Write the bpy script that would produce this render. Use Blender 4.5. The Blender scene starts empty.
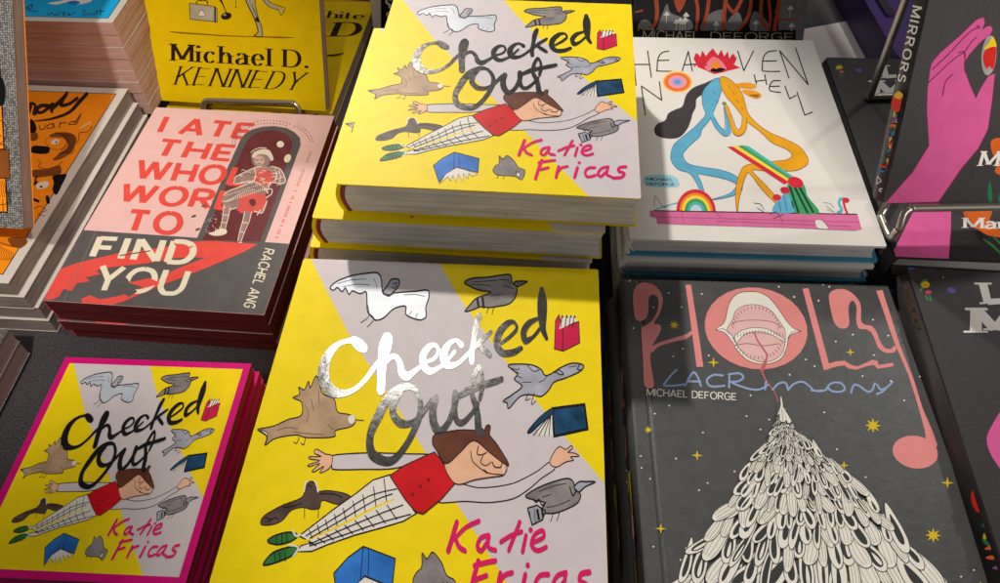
import bpy, math, random
from math import sin, cos, radians, pi, atan2, hypot
from mathutils import Vector, Matrix

# ------------------------------------------------------------------ scene, camera
S = bpy.context.scene
COL = S.collection
H0 = 0.475                       # height of the lens above the table, metres
F_PX, PITCH, ROLL = 750.0, radians(51.6), radians(-1)
_fw = Vector((0, cos(PITCH), -sin(PITCH)))
_r0 = Vector((1, 0, 0)); _u0 = _r0.cross(_fw)
CR = _r0*cos(ROLL) + _u0*sin(ROLL); CU = -_r0*sin(ROLL) + _u0*cos(ROLL)
EYE = Vector((0, 0, H0))
cam = bpy.data.objects.new('camera', bpy.data.cameras.new('camera')); COL.objects.link(cam)
cam.matrix_world = Matrix(((CR.x, CU.x, -_fw.x, 0), (CR.y, CU.y, -_fw.y, 0), (CR.z, CU.z, -_fw.z, H0), (0, 0, 0, 1)))
cam.data.sensor_width = 36; cam.data.lens = F_PX/1000*36
cam.data.clip_start = .01; cam.data.clip_end = 50
S.camera = cam

def ray(px):
    return ((px[0]-500)*CR - (px[1]-291.5)*CU + F_PX*_fw).normalized()
def at(px, z):
    d = ray(px); return EYE + d*((z-H0)/d.z)
def proj(P):
    q = P-EYE; w = q.dot(_fw); return (500+F_PX*q.dot(CR)/w, 291.5-F_PX*q.dot(CU)/w)

# ------------------------------------------------------------------ materials
MAT = {}
def lin(c): return tuple((v/12.92 if v <= .04045 else ((v+.055)/1.055)**2.4) for v in c)
def mat(name, rgb, rough=.5, var=0.0, scale=60, metal=0.0, bump=0.0, bscale=400, coat=0.0, spec=.5, srgb=True, stretch=None):
    if name in MAT: return MAT[name]
    m = bpy.data.materials.new(name); m.use_nodes = True
    nt = m.node_tree; N = nt.nodes; L = nt.links
    b = N['Principled BSDF']
    c = lin([v/255 for v in rgb]) if srgb else rgb
    b.inputs['Base Color'].default_value = (*c, 1)
    b.inputs['Roughness'].default_value = rough
    b.inputs['Metallic'].default_value = metal
    b.inputs['Specular IOR Level'].default_value = spec
    if coat: b.inputs['Coat Weight'].default_value = coat; b.inputs['Coat Roughness'].default_value = .12
    tc = N.new('ShaderNodeTexCoord'); mp = N.new('ShaderNodeMapping')
    L.new(tc.outputs['Object'], mp.inputs[0])
    if stretch: mp.inputs['Scale'].default_value = stretch
    if var:
        n = N.new('ShaderNodeTexNoise'); n.inputs['Scale'].default_value = scale; n.inputs['Detail'].default_value = 4
        L.new(mp.outputs[0], n.inputs['Vector'])
        r = N.new('ShaderNodeValToRGB'); r.color_ramp.elements[0].position = .3; r.color_ramp.elements[1].position = .7
        r.color_ramp.elements[0].color = (*[max(0, v*(1-var)) for v in c], 1)
        r.color_ramp.elements[1].color = (*[min(1, v*(1+var)+.02*var) for v in c], 1)
        L.new(n.outputs['Fac'], r.inputs[0]); L.new(r.outputs[0], b.inputs['Base Color'])
    if bump:
        n2 = N.new('ShaderNodeTexNoise'); n2.inputs['Scale'].default_value = bscale; n2.inputs['Detail'].default_value = 3
        L.new(mp.outputs[0], n2.inputs['Vector'])
        bp = N.new('ShaderNodeBump'); bp.inputs['Strength'].default_value = bump; bp.inputs['Distance'].default_value = .0005
        L.new(n2.outputs['Fac'], bp.inputs['Height']); L.new(bp.outputs[0], b.inputs['Normal'])
    MAT[name] = m
    return m
def ink(rgb, var=.0, rough=.42, scale=90):
    return mat('ink_%02x%02x%02x_%d' % (*rgb, int(var*100)), rgb, rough, var, scale, bump=.06, bscale=500, spec=.07)

def pages_mat(name, rgb, dark=.72):
    m = bpy.data.materials.new(name); m.use_nodes = True
    nt = m.node_tree; N = nt.nodes; L = nt.links; b = N['Principled BSDF']
    tc = N.new('ShaderNodeTexCoord'); mp = N.new('ShaderNodeMapping'); mp.inputs['Scale'].default_value = (7, 7, 2300)
    L.new(tc.outputs['Object'], mp.inputs[0])
    n = N.new('ShaderNodeTexNoise'); n.inputs['Scale'].default_value = 1; n.inputs['Detail'].default_value = 3
    L.new(mp.outputs[0], n.inputs['Vector'])
    mp2 = N.new('ShaderNodeMapping'); mp2.inputs['Scale'].default_value = (25, 25, 260); L.new(tc.outputs['Object'], mp2.inputs[0])
    n2 = N.new('ShaderNodeTexNoise'); n2.inputs['Scale'].default_value = 1; L.new(mp2.outputs[0], n2.inputs['Vector'])
    mx = N.new('ShaderNodeMath'); mx.operation = 'ADD'; L.new(n.outputs['Fac'], mx.inputs[0]); L.new(n2.outputs['Fac'], mx.inputs[1])
    c = lin([v/255 for v in rgb])
    r = N.new('ShaderNodeValToRGB'); r.color_ramp.elements[0].position = .75/2+.05; r.color_ramp.elements[1].position = .6
    hf = N.new('ShaderNodeMath'); hf.operation = 'MULTIPLY'; hf.inputs[1].default_value = .5; L.new(mx.outputs[0], hf.inputs[0])
    r.color_ramp.elements[0].color = (*[v*dark for v in c], 1); r.color_ramp.elements[1].color = (*c, 1)
    L.new(hf.outputs[0], r.inputs[0]); L.new(r.outputs[0], b.inputs['Base Color'])
    bp = N.new('ShaderNodeBump'); bp.inputs['Strength'].default_value = .6; bp.inputs['Distance'].default_value = .0006
    L.new(n.outputs['Fac'], bp.inputs['Height']); L.new(bp.outputs[0], b.inputs['Normal'])
    b.inputs['Roughness'].default_value = .85; b.inputs['Specular IOR Level'].default_value = .15
    return m

def foil_mat(name, rgb=(.46, .44, .40), rough=.10, bump=.05):
    m = bpy.data.materials.new(name); m.use_nodes = True
    nt = m.node_tree; N = nt.nodes; L = nt.links; b = N['Principled BSDF']
    b.inputs['Base Color'].default_value = (*rgb, 1); b.inputs['Metallic'].default_value = 1
    tc = N.new('ShaderNodeTexCoord')
    n = N.new('ShaderNodeTexNoise'); n.inputs['Scale'].default_value = 420; n.inputs['Detail'].default_value = 4
    L.new(tc.outputs['Object'], n.inputs['Vector'])
    mr = N.new('ShaderNodeMapRange'); mr.inputs['To Min'].default_value = rough-.05; mr.inputs['To Max'].default_value = rough+.07
    L.new(n.outputs['Fac'], mr.inputs['Value']); L.new(mr.outputs[0], b.inputs['Roughness'])
    n2 = N.new('ShaderNodeTexNoise'); n2.inputs['Scale'].default_value = 260; n2.inputs['Detail'].default_value = 3
    L.new(tc.outputs['Object'], n2.inputs['Vector'])
    bp = N.new('ShaderNodeBump'); bp.inputs['Strength'].default_value = bump; bp.inputs['Distance'].default_value = .0005
    L.new(n2.outputs['Fac'], bp.inputs['Height']); L.new(bp.outputs[0], b.inputs['Normal'])
    MAT[name] = m
    return m

# ------------------------------------------------------------------ object helpers
def link(o, parent=None):
    COL.objects.link(o)
    if parent is not None: o.parent = parent
    return o
def empty(name, M):
    o = bpy.data.objects.new(name, None); COL.objects.link(o); o.matrix_world = M; o.empty_display_size = .02
    return o
def tag(o, label, cat, group=None, kind=None):
    if label: o['label'] = label
    if cat: o['category'] = cat
    if group: o['group'] = group
    if kind: o['kind'] = kind
    return o

class MB:
    """collects polygons of several materials into one mesh"""
    def __init__(s): s.v = []; s.f = []; s.m = []; s.mats = []; s.sm = []
    def mi(s, m):
        if m not in s.mats: s.mats.append(m)
        return s.mats.index(m)
    def poly(s, pts, m, smooth=False):
        k = len(s.v); s.v += [tuple(p) for p in pts]; s.f.append(tuple(range(k, k+len(pts)))); s.m.append(s.mi(m)); s.sm.append(smooth)
    def box(s, x0, x1, y0, y1, z0, z1, m, mtop=None):
        k = len(s.v)
        s.v += [(x0,y0,z0),(x1,y0,z0),(x1,y1,z0),(x0,y1,z0),(x0,y0,z1),(x1,y0,z1),(x1,y1,z1),(x0,y1,z1)]
        for q in ((0,3,2,1),(0,1,5,4),(1,2,6,5),(2,3,7,6),(3,0,4,7)):
            s.f.append(tuple(k+i for i in q)); s.m.append(s.mi(m)); s.sm.append(False)
        s.f.append((k+4,k+5,k+6,k+7)); s.m.append(s.mi(mtop or m)); s.sm.append(False)
    def prism(s, outline, z0, z1, m, smooth=False):
        k = len(s.v); n = len(outline)
        s.v += [(x, y, z0) for x, y in outline] + [(x, y, z1) for x, y in outline]
        s.f.append(tuple(k+n+i for i in range(n))); s.m.append(s.mi(m)); s.sm.append(False)
        s.f.append(tuple(k+n-1-i for i in range(n))); s.m.append(s.mi(m)); s.sm.append(False)
        for i in range(n):
            j = (i+1) % n; s.f.append((k+i, k+j, k+n+j, k+n+i)); s.m.append(s.mi(m)); s.sm.append(smooth)
    def extr_y(s, prof, y0, y1, m, smooth=False):
        """closed profile in (x,z) drawn along y"""
        k = len(s.v); n = len(prof)
        s.v += [(x, y0, z) for x, z in prof] + [(x, y1, z) for x, z in prof]
        s.f.append(tuple(k+i for i in range(n))); s.m.append(s.mi(m)); s.sm.append(False)
        s.f.append(tuple(k+n+n-1-i for i in range(n))); s.m.append(s.mi(m)); s.sm.append(False)
        for i in range(n):
            j = (i+1) % n; s.f.append((k+i, k+n+i, k+n+j, k+j)); s.m.append(s.mi(m)); s.sm.append(smooth)
    def tube(s, pts, r, m, seg=10):
        pts = [Vector(p) for p in pts]; rings = []
        up = Vector((.13, .21, .97))
        for i, p in enumerate(pts):
            a = pts[max(0, i-1)]; b = pts[min(len(pts)-1, i+1)]; t = (b-a).normalized()
            x = t.cross(up)
            if x.length < .05: x = t.cross(Vector((1, 0, 0)))
            x.normalize(); y = t.cross(x).normalized()
            k = len(s.v); rings.append(k)
            for q in range(seg):
                an = 2*pi*q/seg; s.v.append(tuple(p + x*cos(an)*r + y*sin(an)*r))
        for i in range(len(rings)-1):
            for q in range(seg):
                q2 = (q+1) % seg
                s.f.append((rings[i]+q, rings[i]+q2, rings[i+1]+q2, rings[i+1]+q)); s.m.append(s.mi(m)); s.sm.append(True)
        s.f.append(tuple(rings[0]+q for q in range(seg))[::-1]); s.m.append(s.mi(m)); s.sm.append(False)
        s.f.append(tuple(rings[-1]+q for q in range(seg))); s.m.append(s.mi(m)); s.sm.append(False)
    def mesh(s, name):
        me = bpy.data.meshes.new(name); me.from_pydata(s.v, [], s.f)
        for m in s.mats: me.materials.append(m)
        me.polygons.foreach_set('material_index', s.m); me.polygons.foreach_set('use_smooth', s.sm)
        me.update(); return me
    def build(s, name, parent=None):
        return link(bpy.data.objects.new(name, s.mesh(name)), parent)

# ------------------------------------------------------------------ drawing on covers
def Zm(x0, y0, s):
    return lambda p: (x0+p[0]/s, y0+p[1]/s)
def crom(pts, n=6, closed=False):
    """Catmull-Rom through points (any dimension)"""
    out = []; L = len(pts)
    if L < 3: return list(pts)
    rng = range(L if closed else L-1)
    for i in rng:
        if closed: p = [pts[(i+k-1) % L] for k in range(4)]
        else: p = [pts[max(0, i-1)], pts[i], pts[i+1], pts[min(L-1, i+2)]]
        for t in range(n):
            u = t/n
            out.append(tuple(.5*((2*b)+(-a+c)*u+(2*a-5*b+4*c-d)*u*u+(-a+3*b-3*c+d)*u**3) for a, b, c, d in zip(*p)))
    if not closed: out.append(tuple(pts[-1]))
    return out
def strip(pts, round_caps=True):
    """pts (x,y,w) -> list of quads and caps, as polygons in the same plane"""
    q = [pts[0]]
    for p in pts[1:]:
        if hypot(p[0]-q[-1][0], p[1]-q[-1][1]) > 1e-6: q.append(p)
    pts = q
    if len(pts) < 2: return []
    Lf = []; Rt = []
    n = len(pts)
    for i, p in enumerate(pts):
        a = pts[max(0, i-1)]; b = pts[min(n-1, i+1)]
        if 0 < i < n-1:
            d1 = Vector((p[0]-a[0], p[1]-a[1])).normalized(); d2 = Vector((b[0]-p[0], b[1]-p[1])).normalized()
            d = d1+d2
            if d.length < .2: d = d2.copy()
            d.normalize(); k = 1/max(.55, d.dot(d2))
        else:
            d = Vector((b[0]-a[0], b[1]-a[1])).normalized(); k = 1
        w = p[2]/2*k
        Lf.append((p[0]-d.y*w, p[1]+d.x*w)); Rt.append((p[0]+d.y*w, p[1]-d.x*w))
    polys = [[Lf[i], Rt[i], Rt[i+1], Lf[i+1]] for i in range(n-1)]
    if round_caps:
        for (c, e, sgn) in ((pts[0], pts[1], 1), (pts[-1], pts[-2], -1)):
            d = Vector((c[0]-e[0], c[1]-e[1])).normalized(); r = c[2]/2
            a0 = atan2(d.y, d.x); polys.append([(c[0]+r*cos(a0+t*pi/8), c[1]+r*sin(a0+t*pi/8)) for t in range(-4, 5)])
    return polys

class Art:
    """flat artwork; to_uv maps photo pixels to the cover's own plane"""
    def __init__(s, to_uv): s.to = to_uv; s.items = []      # (material, [poly,...])
    def add(s, m, polys, lay=None): s.items.append([m, polys, lay])
    def fill(s, Z, m, pts, smooth=True, n=4, line=None, lw=0.95):
        pp = [Z(p) for p in pts]
        if smooth: pp = crom(pp, n, True)
        s.add(m, [[s.to(p) for p in pp]])
        if line is not None:
            st = strip([(p[0], p[1], lw) for p in pp+pp[:1]], False)
            s.add(line, [[s.to(p) for p in q] for q in st])
        return s
    def stroke(s, Z, m, pts, w=None, smooth=True, caps=True, n=6):
        k = hypot(Z((1, 0))[0]-Z((0, 0))[0], Z((1, 0))[1]-Z((0, 0))[1])
        pp = []
        for p in pts:
            q = Z(p[:2]); pp.append((q[0], q[1], (p[2] if len(p) > 2 else w)*k))
        if smooth: pp = crom(pp, n)
        s.add(m, [[s.to(p) for p in q] for q in strip(pp, caps)])
        return s
    def ell(s, Z, m, c, rx, ry, rot=0, a0=0, a1=2*pi, n=28):
        pts = [(c[0]+rx*cos(a0+(a1-a0)*i/n)*cos(rot)-ry*sin(a0+(a1-a0)*i/n)*sin(rot),
                c[1]+rx*cos(a0+(a1-a0)*i/n)*sin(rot)+ry*sin(a0+(a1-a0)*i/n)*cos(rot)) for i in range(n if abs(a1-a0-2*pi) < 1e-6 else n+1)]
        return s.fill(Z, m, pts, False)
    def text(s, m, txt, quad, wt=.16, contrast=0.0, serif=False, gap=.18, Z=None, wscale=1.0):
        """quad: TL TR BR BL of the line of capitals, in pixels"""
        if Z: quad = [Z(p) for p in quad]
        x = 0; glyphs = []
        for ch in txt:
            if ch == ' ': x += .42*wscale; continue
            w, st = FONT[ch]; glyphs.append((x, st)); x += w*wscale+gap
        tot = max(x-gap, .01)
        TL, TR, BR, BL = quad
        def mp(p):
            u, v = p[0]/tot, p[1]
            a = (BL[0]+(BR[0]-BL[0])*u, BL[1]+(BR[1]-BL[1])*u); b = (TL[0]+(TR[0]-TL[0])*u, TL[1]+(TR[1]-TL[1])*u)
            return s.to((a[0]+(b[0]-a[0])*v, a[1]+(b[1]-a[1])*v))
        for gx, st in glyphs:
            for sm, pts in st:
                pp = [(gx+p[0]*wscale, p[1]) for p in pts]
                if sm: pp = crom(pp, 6)
                q = []
                for i, p in enumerate(pp):
                    a = pp[max(0, i-1)]; b = pp[min(len(pp)-1, i+1)]
                    l = hypot(b[0]-a[0], b[1]-a[1]) or 1
                    vert = abs(b[1]-a[1])/l
                    q.append((p[0], p[1], wt*(1-contrast*(1-vert**1.5))))
                s.add(m, [[mp(p) for p in pl] for pl in strip(q, False)])
                if serif and not sm:
                    for e, o in ((pp[0], pp[1]), (pp[-1], pp[-2])):
                        if abs(e[1]-o[1]) > .3:
                            y = e[1]+(-.02 if e[1] > o[1] else .02)
                            s.add(m, [[mp(p) for p in pl] for pl in strip([(e[0]-wt*1.0, y, wt*.3), (e[0]+wt*1.0, y, wt*.3)], False)])
        return s
    def clip(s, x0, x1, y0, y1):
        s.bounds = (x0, x1, y0, y1); return s
    def into(s, mb, z, fn=None, only=None):
        """stack the shapes in thin layers above z"""
        B = getattr(s, 'bounds', None)
        boxes = []; top = 0
        order = []
        for m, polys, lay in s.items:
            pl = []
            for p in polys:
                if fn: p = [fn(q) for q in p]
                if B: p = clip_poly(p, B)
                if len(p) >= 3: pl.append(p)
            if not pl: continue
            xs = [q[0] for p in pl for q in p]; ys = [q[1] for p in pl for q in p]
            bb = (min(xs), max(xs), min(ys), max(ys)); l = 0
            for (o, ol) in boxes:
                if o[0] < bb[1] and bb[0] < o[1] and o[2] < bb[3] and bb[2] < o[3] and ol >= l: l = ol+1
            boxes.append((bb, l)); order.append((m, pl, l)); top = max(top, l)
        for m, pl, l in order:
            zz = z + 2e-5 + l*1.0e-5
            for i, p in enumerate(pl):
                zi = zz + (i % 40)*1.5e-7
                a = sum(p[k][0]*p[(k+1) % len(p)][1]-p[(k+1) % len(p)][0]*p[k][1] for k in range(len(p)))
                if a < 0: p = p[::-1]
                mb.poly([(q[0], q[1], zi) for q in p], m)
        return z+3e-5+top*1e-5
def clip_poly(p, B):
    for ax, lim, sg in ((0, B[0], 1), (0, B[1], -1), (1, B[2], 1), (1, B[3], -1)):
        out = []; n = len(p)
        for i in range(n):
            a, b = p[i], p[(i+1) % n]; ia = (a[ax]-lim)*sg >= 0; ib = (b[ax]-lim)*sg >= 0
            if ia: out.append(a)
            if ia != ib:
                t = (lim-a[ax])/(b[ax]-a[ax]); out.append((a[0]+(b[0]-a[0])*t, a[1]+(b[1]-a[1])*t))
        p = out
        if not p: return []
    return p

T, Fs = True, False
FONT = {
 'A': (.75, [(Fs, [(0,0),(.375,1)]), (Fs, [(.75,0),(.375,1)]), (Fs, [(.13,.3),(.62,.3)])]),
 'B': (.6, [(Fs, [(0,0),(0,1)]), (T, [(0,1),(.35,1),(.52,.88),(.5,.62),(.3,.53),(0,.53)]), (T, [(.3,.53),(.55,.4),(.55,.13),(.35,0),(0,0)])]),
 'C': (.68, [(T, [(.68,.82),(.5,.98),(.25,.97),(.05,.75),(.02,.4),(.15,.1),(.4,0),(.6,.08),(.68,.2)])]),
 'D': (.68, [(Fs, [(0,0),(0,1)]), (T, [(0,.97),(.3,.98),(.55,.86),(.66,.6),(.65,.35),(.52,.12),(.3,.02),(0,.02)])]),
 'E': (.55, [(Fs, [(0,0),(0,1)]), (Fs, [(0,.94),(.55,.94)]), (Fs, [(0,.5),(.48,.5)]), (Fs, [(0,.06),(.55,.06)])]),
 'F': (.53, [(Fs, [(0,0),(0,1)]), (Fs, [(0,.94),(.53,.94)]), (Fs, [(0,.48),(.46,.48)])]),
 'G': (.72, [(T, [(.68,.82),(.5,.98),(.25,.97),(.05,.75),(.02,.4),(.15,.1),(.4,0),(.62,.08),(.7,.3),(.7,.45)]), (Fs, [(.42,.47),(.72,.47)])]),
 'H': (.66, [(Fs, [(0,0),(0,1)]), (Fs, [(.66,0),(.66,1)]), (Fs, [(0,.5),(.66,.5)])]),
 'I': (.05, [(Fs, [(0,0),(0,1)])]),
 'K': (.62, [(Fs, [(0,0),(0,1)]), (Fs, [(.6,1),(.02,.42)]), (Fs, [(.22,.6),(.64,0)])]),
 'L': (.52, [(Fs, [(0,0),(0,1)]), (Fs, [(0,.06),(.52,.06)])]),
 'M': (.85, [(Fs, [(0,0),(0,1)]), (Fs, [(.02,.97),(.42,.1)]), (Fs, [(.42,.1),(.83,.97)]), (Fs, [(.85,0),(.85,1)])]),
 'N': (.7, [(Fs, [(0,0),(0,1)]), (Fs, [(.02,.98),(.68,.02)]), (Fs, [(.7,0),(.7,1)])]),
 'O': (.8, [(T, [(.4,.99),(.16,.9),(.02,.65),(.02,.35),(.16,.1),(.4,.01),(.64,.1),(.78,.35),(.78,.65),(.64,.9),(.4,.99)])]),
 'R': (.62, [(Fs, [(0,0),(0,1)]), (T, [(0,.95),(.35,.95),(.56,.85),(.57,.6),(.38,.48),(0,.46)]), (Fs, [(.3,.46),(.62,0)])]),
 'S': (.58, [(T, [(.54,.84),(.4,.97),(.18,.96),(.05,.8),(.1,.6),(.32,.5),(.52,.38),(.56,.2),(.42,.03),(.18,.02),(.02,.18)])]),
 'T': (.66, [(Fs, [(.33,0),(.33,1)]), (Fs, [(0,.94),(.66,.94)])]),
 'U': (.66, [(T, [(0,1),(0,.6),(.02,.25),(.16,.03),(.33,0),(.5,.03),(.64,.25),(.66,.6),(.66,1)])]),
 'V': (.7, [(Fs, [(0,1),(.35,0)]), (Fs, [(.35,0),(.7,1)])]),
 'W': (1.1, [(Fs, [(0,1),(.27,0)]), (Fs, [(.27,0),(.55,.95)]), (Fs, [(.55,.95),(.83,0)]), (Fs, [(.83,0),(1.1,1)])]),
 'Y': (.66, [(Fs, [(0,1),(.33,.45)]), (Fs, [(.66,1),(.33,.45)]), (Fs, [(.33,.48),(.33,0)])]),
 'a': (.48, [(T, [(.06,.5),(.15,.62),(.32,.62),(.42,.5),(.42,.3)]), (Fs, [(.44,.52),(.44,.0)]), (T, [(.42,.36),(.2,.34),(.04,.22),(.06,.05),(.2,.0),(.38,.1)])]),
 'c': (.44, [(T, [(.42,.5),(.3,.63),(.12,.58),(.02,.34),(.08,.08),(.24,0),(.42,.12)])]),
 'd': (.5, [(Fs, [(.46,0),(.46,1)]), (T, [(.44,.5),(.3,.64),(.12,.58),(.02,.32),(.1,.05),(.26,0),(.44,.14)])]),
 'e': (.46, [(T, [(.03,.34),(.44,.35),(.38,.58),(.22,.64),(.06,.5),(.03,.25),(.12,.04),(.28,0),(.43,.12)])]),
 'h': (.5, [(Fs, [(.04,0),(.04,1)]), (T, [(.06,.45),(.2,.62),(.36,.6),(.44,.45)]), (Fs, [(.45,.48),(.45,0)])]),
 'i': (.1, [(Fs, [(.05,0),(.05,.62)]), (Fs, [(.05,.82),(.05,.97)])]),
 'l': (.1, [(Fs, [(.05,0),(.05,1)])]),
 'n': (.48, [(Fs, [(.04,0),(.04,.62)]), (T, [(.06,.45),(.2,.62),(.36,.6),(.44,.45)]), (Fs, [(.45,.48),(.45,0)])]),
 'r': (.34, [(Fs, [(.04,0),(.04,.62)]), (T, [(.05,.38),(.15,.58),(.33,.6)])]),
 't': (.36, [(T, [(.14,.9),(.14,.4),(.16,.06),(.34,.03)]), (Fs, [(0,.6),(.34,.6)])]),
 'u': (.48, [(T, [(.04,.62),(.04,.25),(.12,.02),(.3,.02),(.44,.2)]), (Fs, [(.45,.62),(.45,0)])]),
 '.': (.1, [(Fs, [(.05,0),(.05,.14)])]),
}

# ------------------------------------------------------------------ fitting a book to its corners in the photo
def homography(src, dst):
    A = []; 
    for (x, y), (u, v) in zip(src, dst):
        A.append([x, y, 1, 0, 0, 0, -u*x, -u*y, u]); A.append([0, 0, 0, x, y, 1, -v*x, -v*y, v])
    n = 8
    for i in range(n):
        p = max(range(i, n), key=lambda r: abs(A[r][i])); A[i], A[p] = A[p], A[i]
        for r in range(n):
            if r != i:
                k = A[r][i]/A[i][i]
                if k: A[r] = [a-k*b for a, b in zip(A[r], A[i])]
    h = [A[i][8]/A[i][i] for i in range(n)]
    def f(p):
        x, y = p; d = h[6]*x+h[7]*y+1
        return ((h[0]*x+h[1]*y+h[2])/d, (h[3]*x+h[4]*y+h[5])/d)
    return f
def flat_frame(corners, H, w=None, h=None):
    """corners TL TR BR BL in the photo, cover at H below the lens -> (matrix with origin at the cover's BL, w, h)"""
    P = [at(c, H0-H) for c in corners]
    TL, TR, BR, BL = P
    ww = ((TR-TL).length+(BR-BL).length)/2; hh = ((TL-BL).length+(TR-BR).length)/2
    d = (TR-TL)+(BR-BL); e = (TL-BL)+(TR-BR)
    a = (atan2(d.y, d.x) + atan2(e.y, e.x)-pi/2)/2
    c = (TL+TR+BR+BL)/4
    w = w or ww; h = h or hh
    ex = Vector((cos(a), sin(a), 0)); ey = Vector((-sin(a), cos(a), 0))
    o = c-ex*w/2-ey*h/2
    return Matrix(((ex.x, ey.x, 0, o.x), (ex.y, ey.y, 0, o.y), (0, 0, 1, o.z), (0, 0, 0, 1))), w, h
def tilt_frame(bl, t, yaw, tilt):
    o = EYE+ray(bl)*t; yaw, tilt = radians(yaw), radians(tilt)
    ex = Vector((cos(yaw), sin(yaw), 0)); bk = Vector((-sin(yaw), cos(yaw), 0))
    ey = Vector((0, 0, 1))*cos(tilt)+bk*sin(tilt); n = ex.cross(ey)
    return Matrix(((ex.x, ey.x, n.x, o.x), (ex.y, ey.y, n.y, o.y), (ex.z, ey.z, n.z, o.z), (0, 0, 0, 1)))
def plane_uv(M):
    Mi = M.inverted(); e = Mi @ EYE; R = Mi.to_3x3()
    def f(p):
        d = R @ ray(p); k = -e.z/d.z; return (e.x+d.x*k, e.y+d.y*k)
    return f
PX = lambda p: p
BLACK = ink((24, 22, 24)); LINE = ink((40, 32, 34)); WHITE = ink((232, 226, 216)); CREAM = ink((226, 216, 196))

# ================================================================== ARTWORK 1: the yellow cover with the flying girl
UP_PX = [(395, -2), (633.5, 2.3), (638, 199), (335, 183)]
UP_M, CW, CH = flat_frame(UP_PX, .317, .185)
CH = CW*1.15
UP_M, _, _ = flat_frame(UP_PX, .317, CW, CH)
uv_up = homography(UP_PX, [(0, CH), (CW, CH), (CW, 0), (0, 0)])
G = Zm(370, 0, 6.627); H_ = Zm(500, 0, 6.627); I_ = Zm(360, 80, 6.627); J = Zm(430, 120, 4.738); K = Zm(500, 70, 6.627)
YEL = ink((246, 218, 18), .04); LAV = ink((212, 203, 204), .03); BIRD = ink((168, 170, 182), .22); BGREY = ink((138, 132, 130), .3)
TAN = ink((178, 150, 118), .22); DKB = ink((84, 68, 60), .4); REDV = ink((206, 22, 30), .1); SKIN = ink((236, 184, 150), .08)
HAIR = ink((104, 58, 40), .25); GREEN = ink((50, 120, 58), .25); BLUE = ink((48, 118, 200), .25); NAVY = ink((24, 72, 108), .5)
MAG = ink((222, 30, 104), .06); CRIM = ink((202, 30, 74), .12); LBLUE = mat('ink_gloss_bird', (196, 204, 214), .3, .08, 90, bump=.1, bscale=500, coat=.9)
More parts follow.
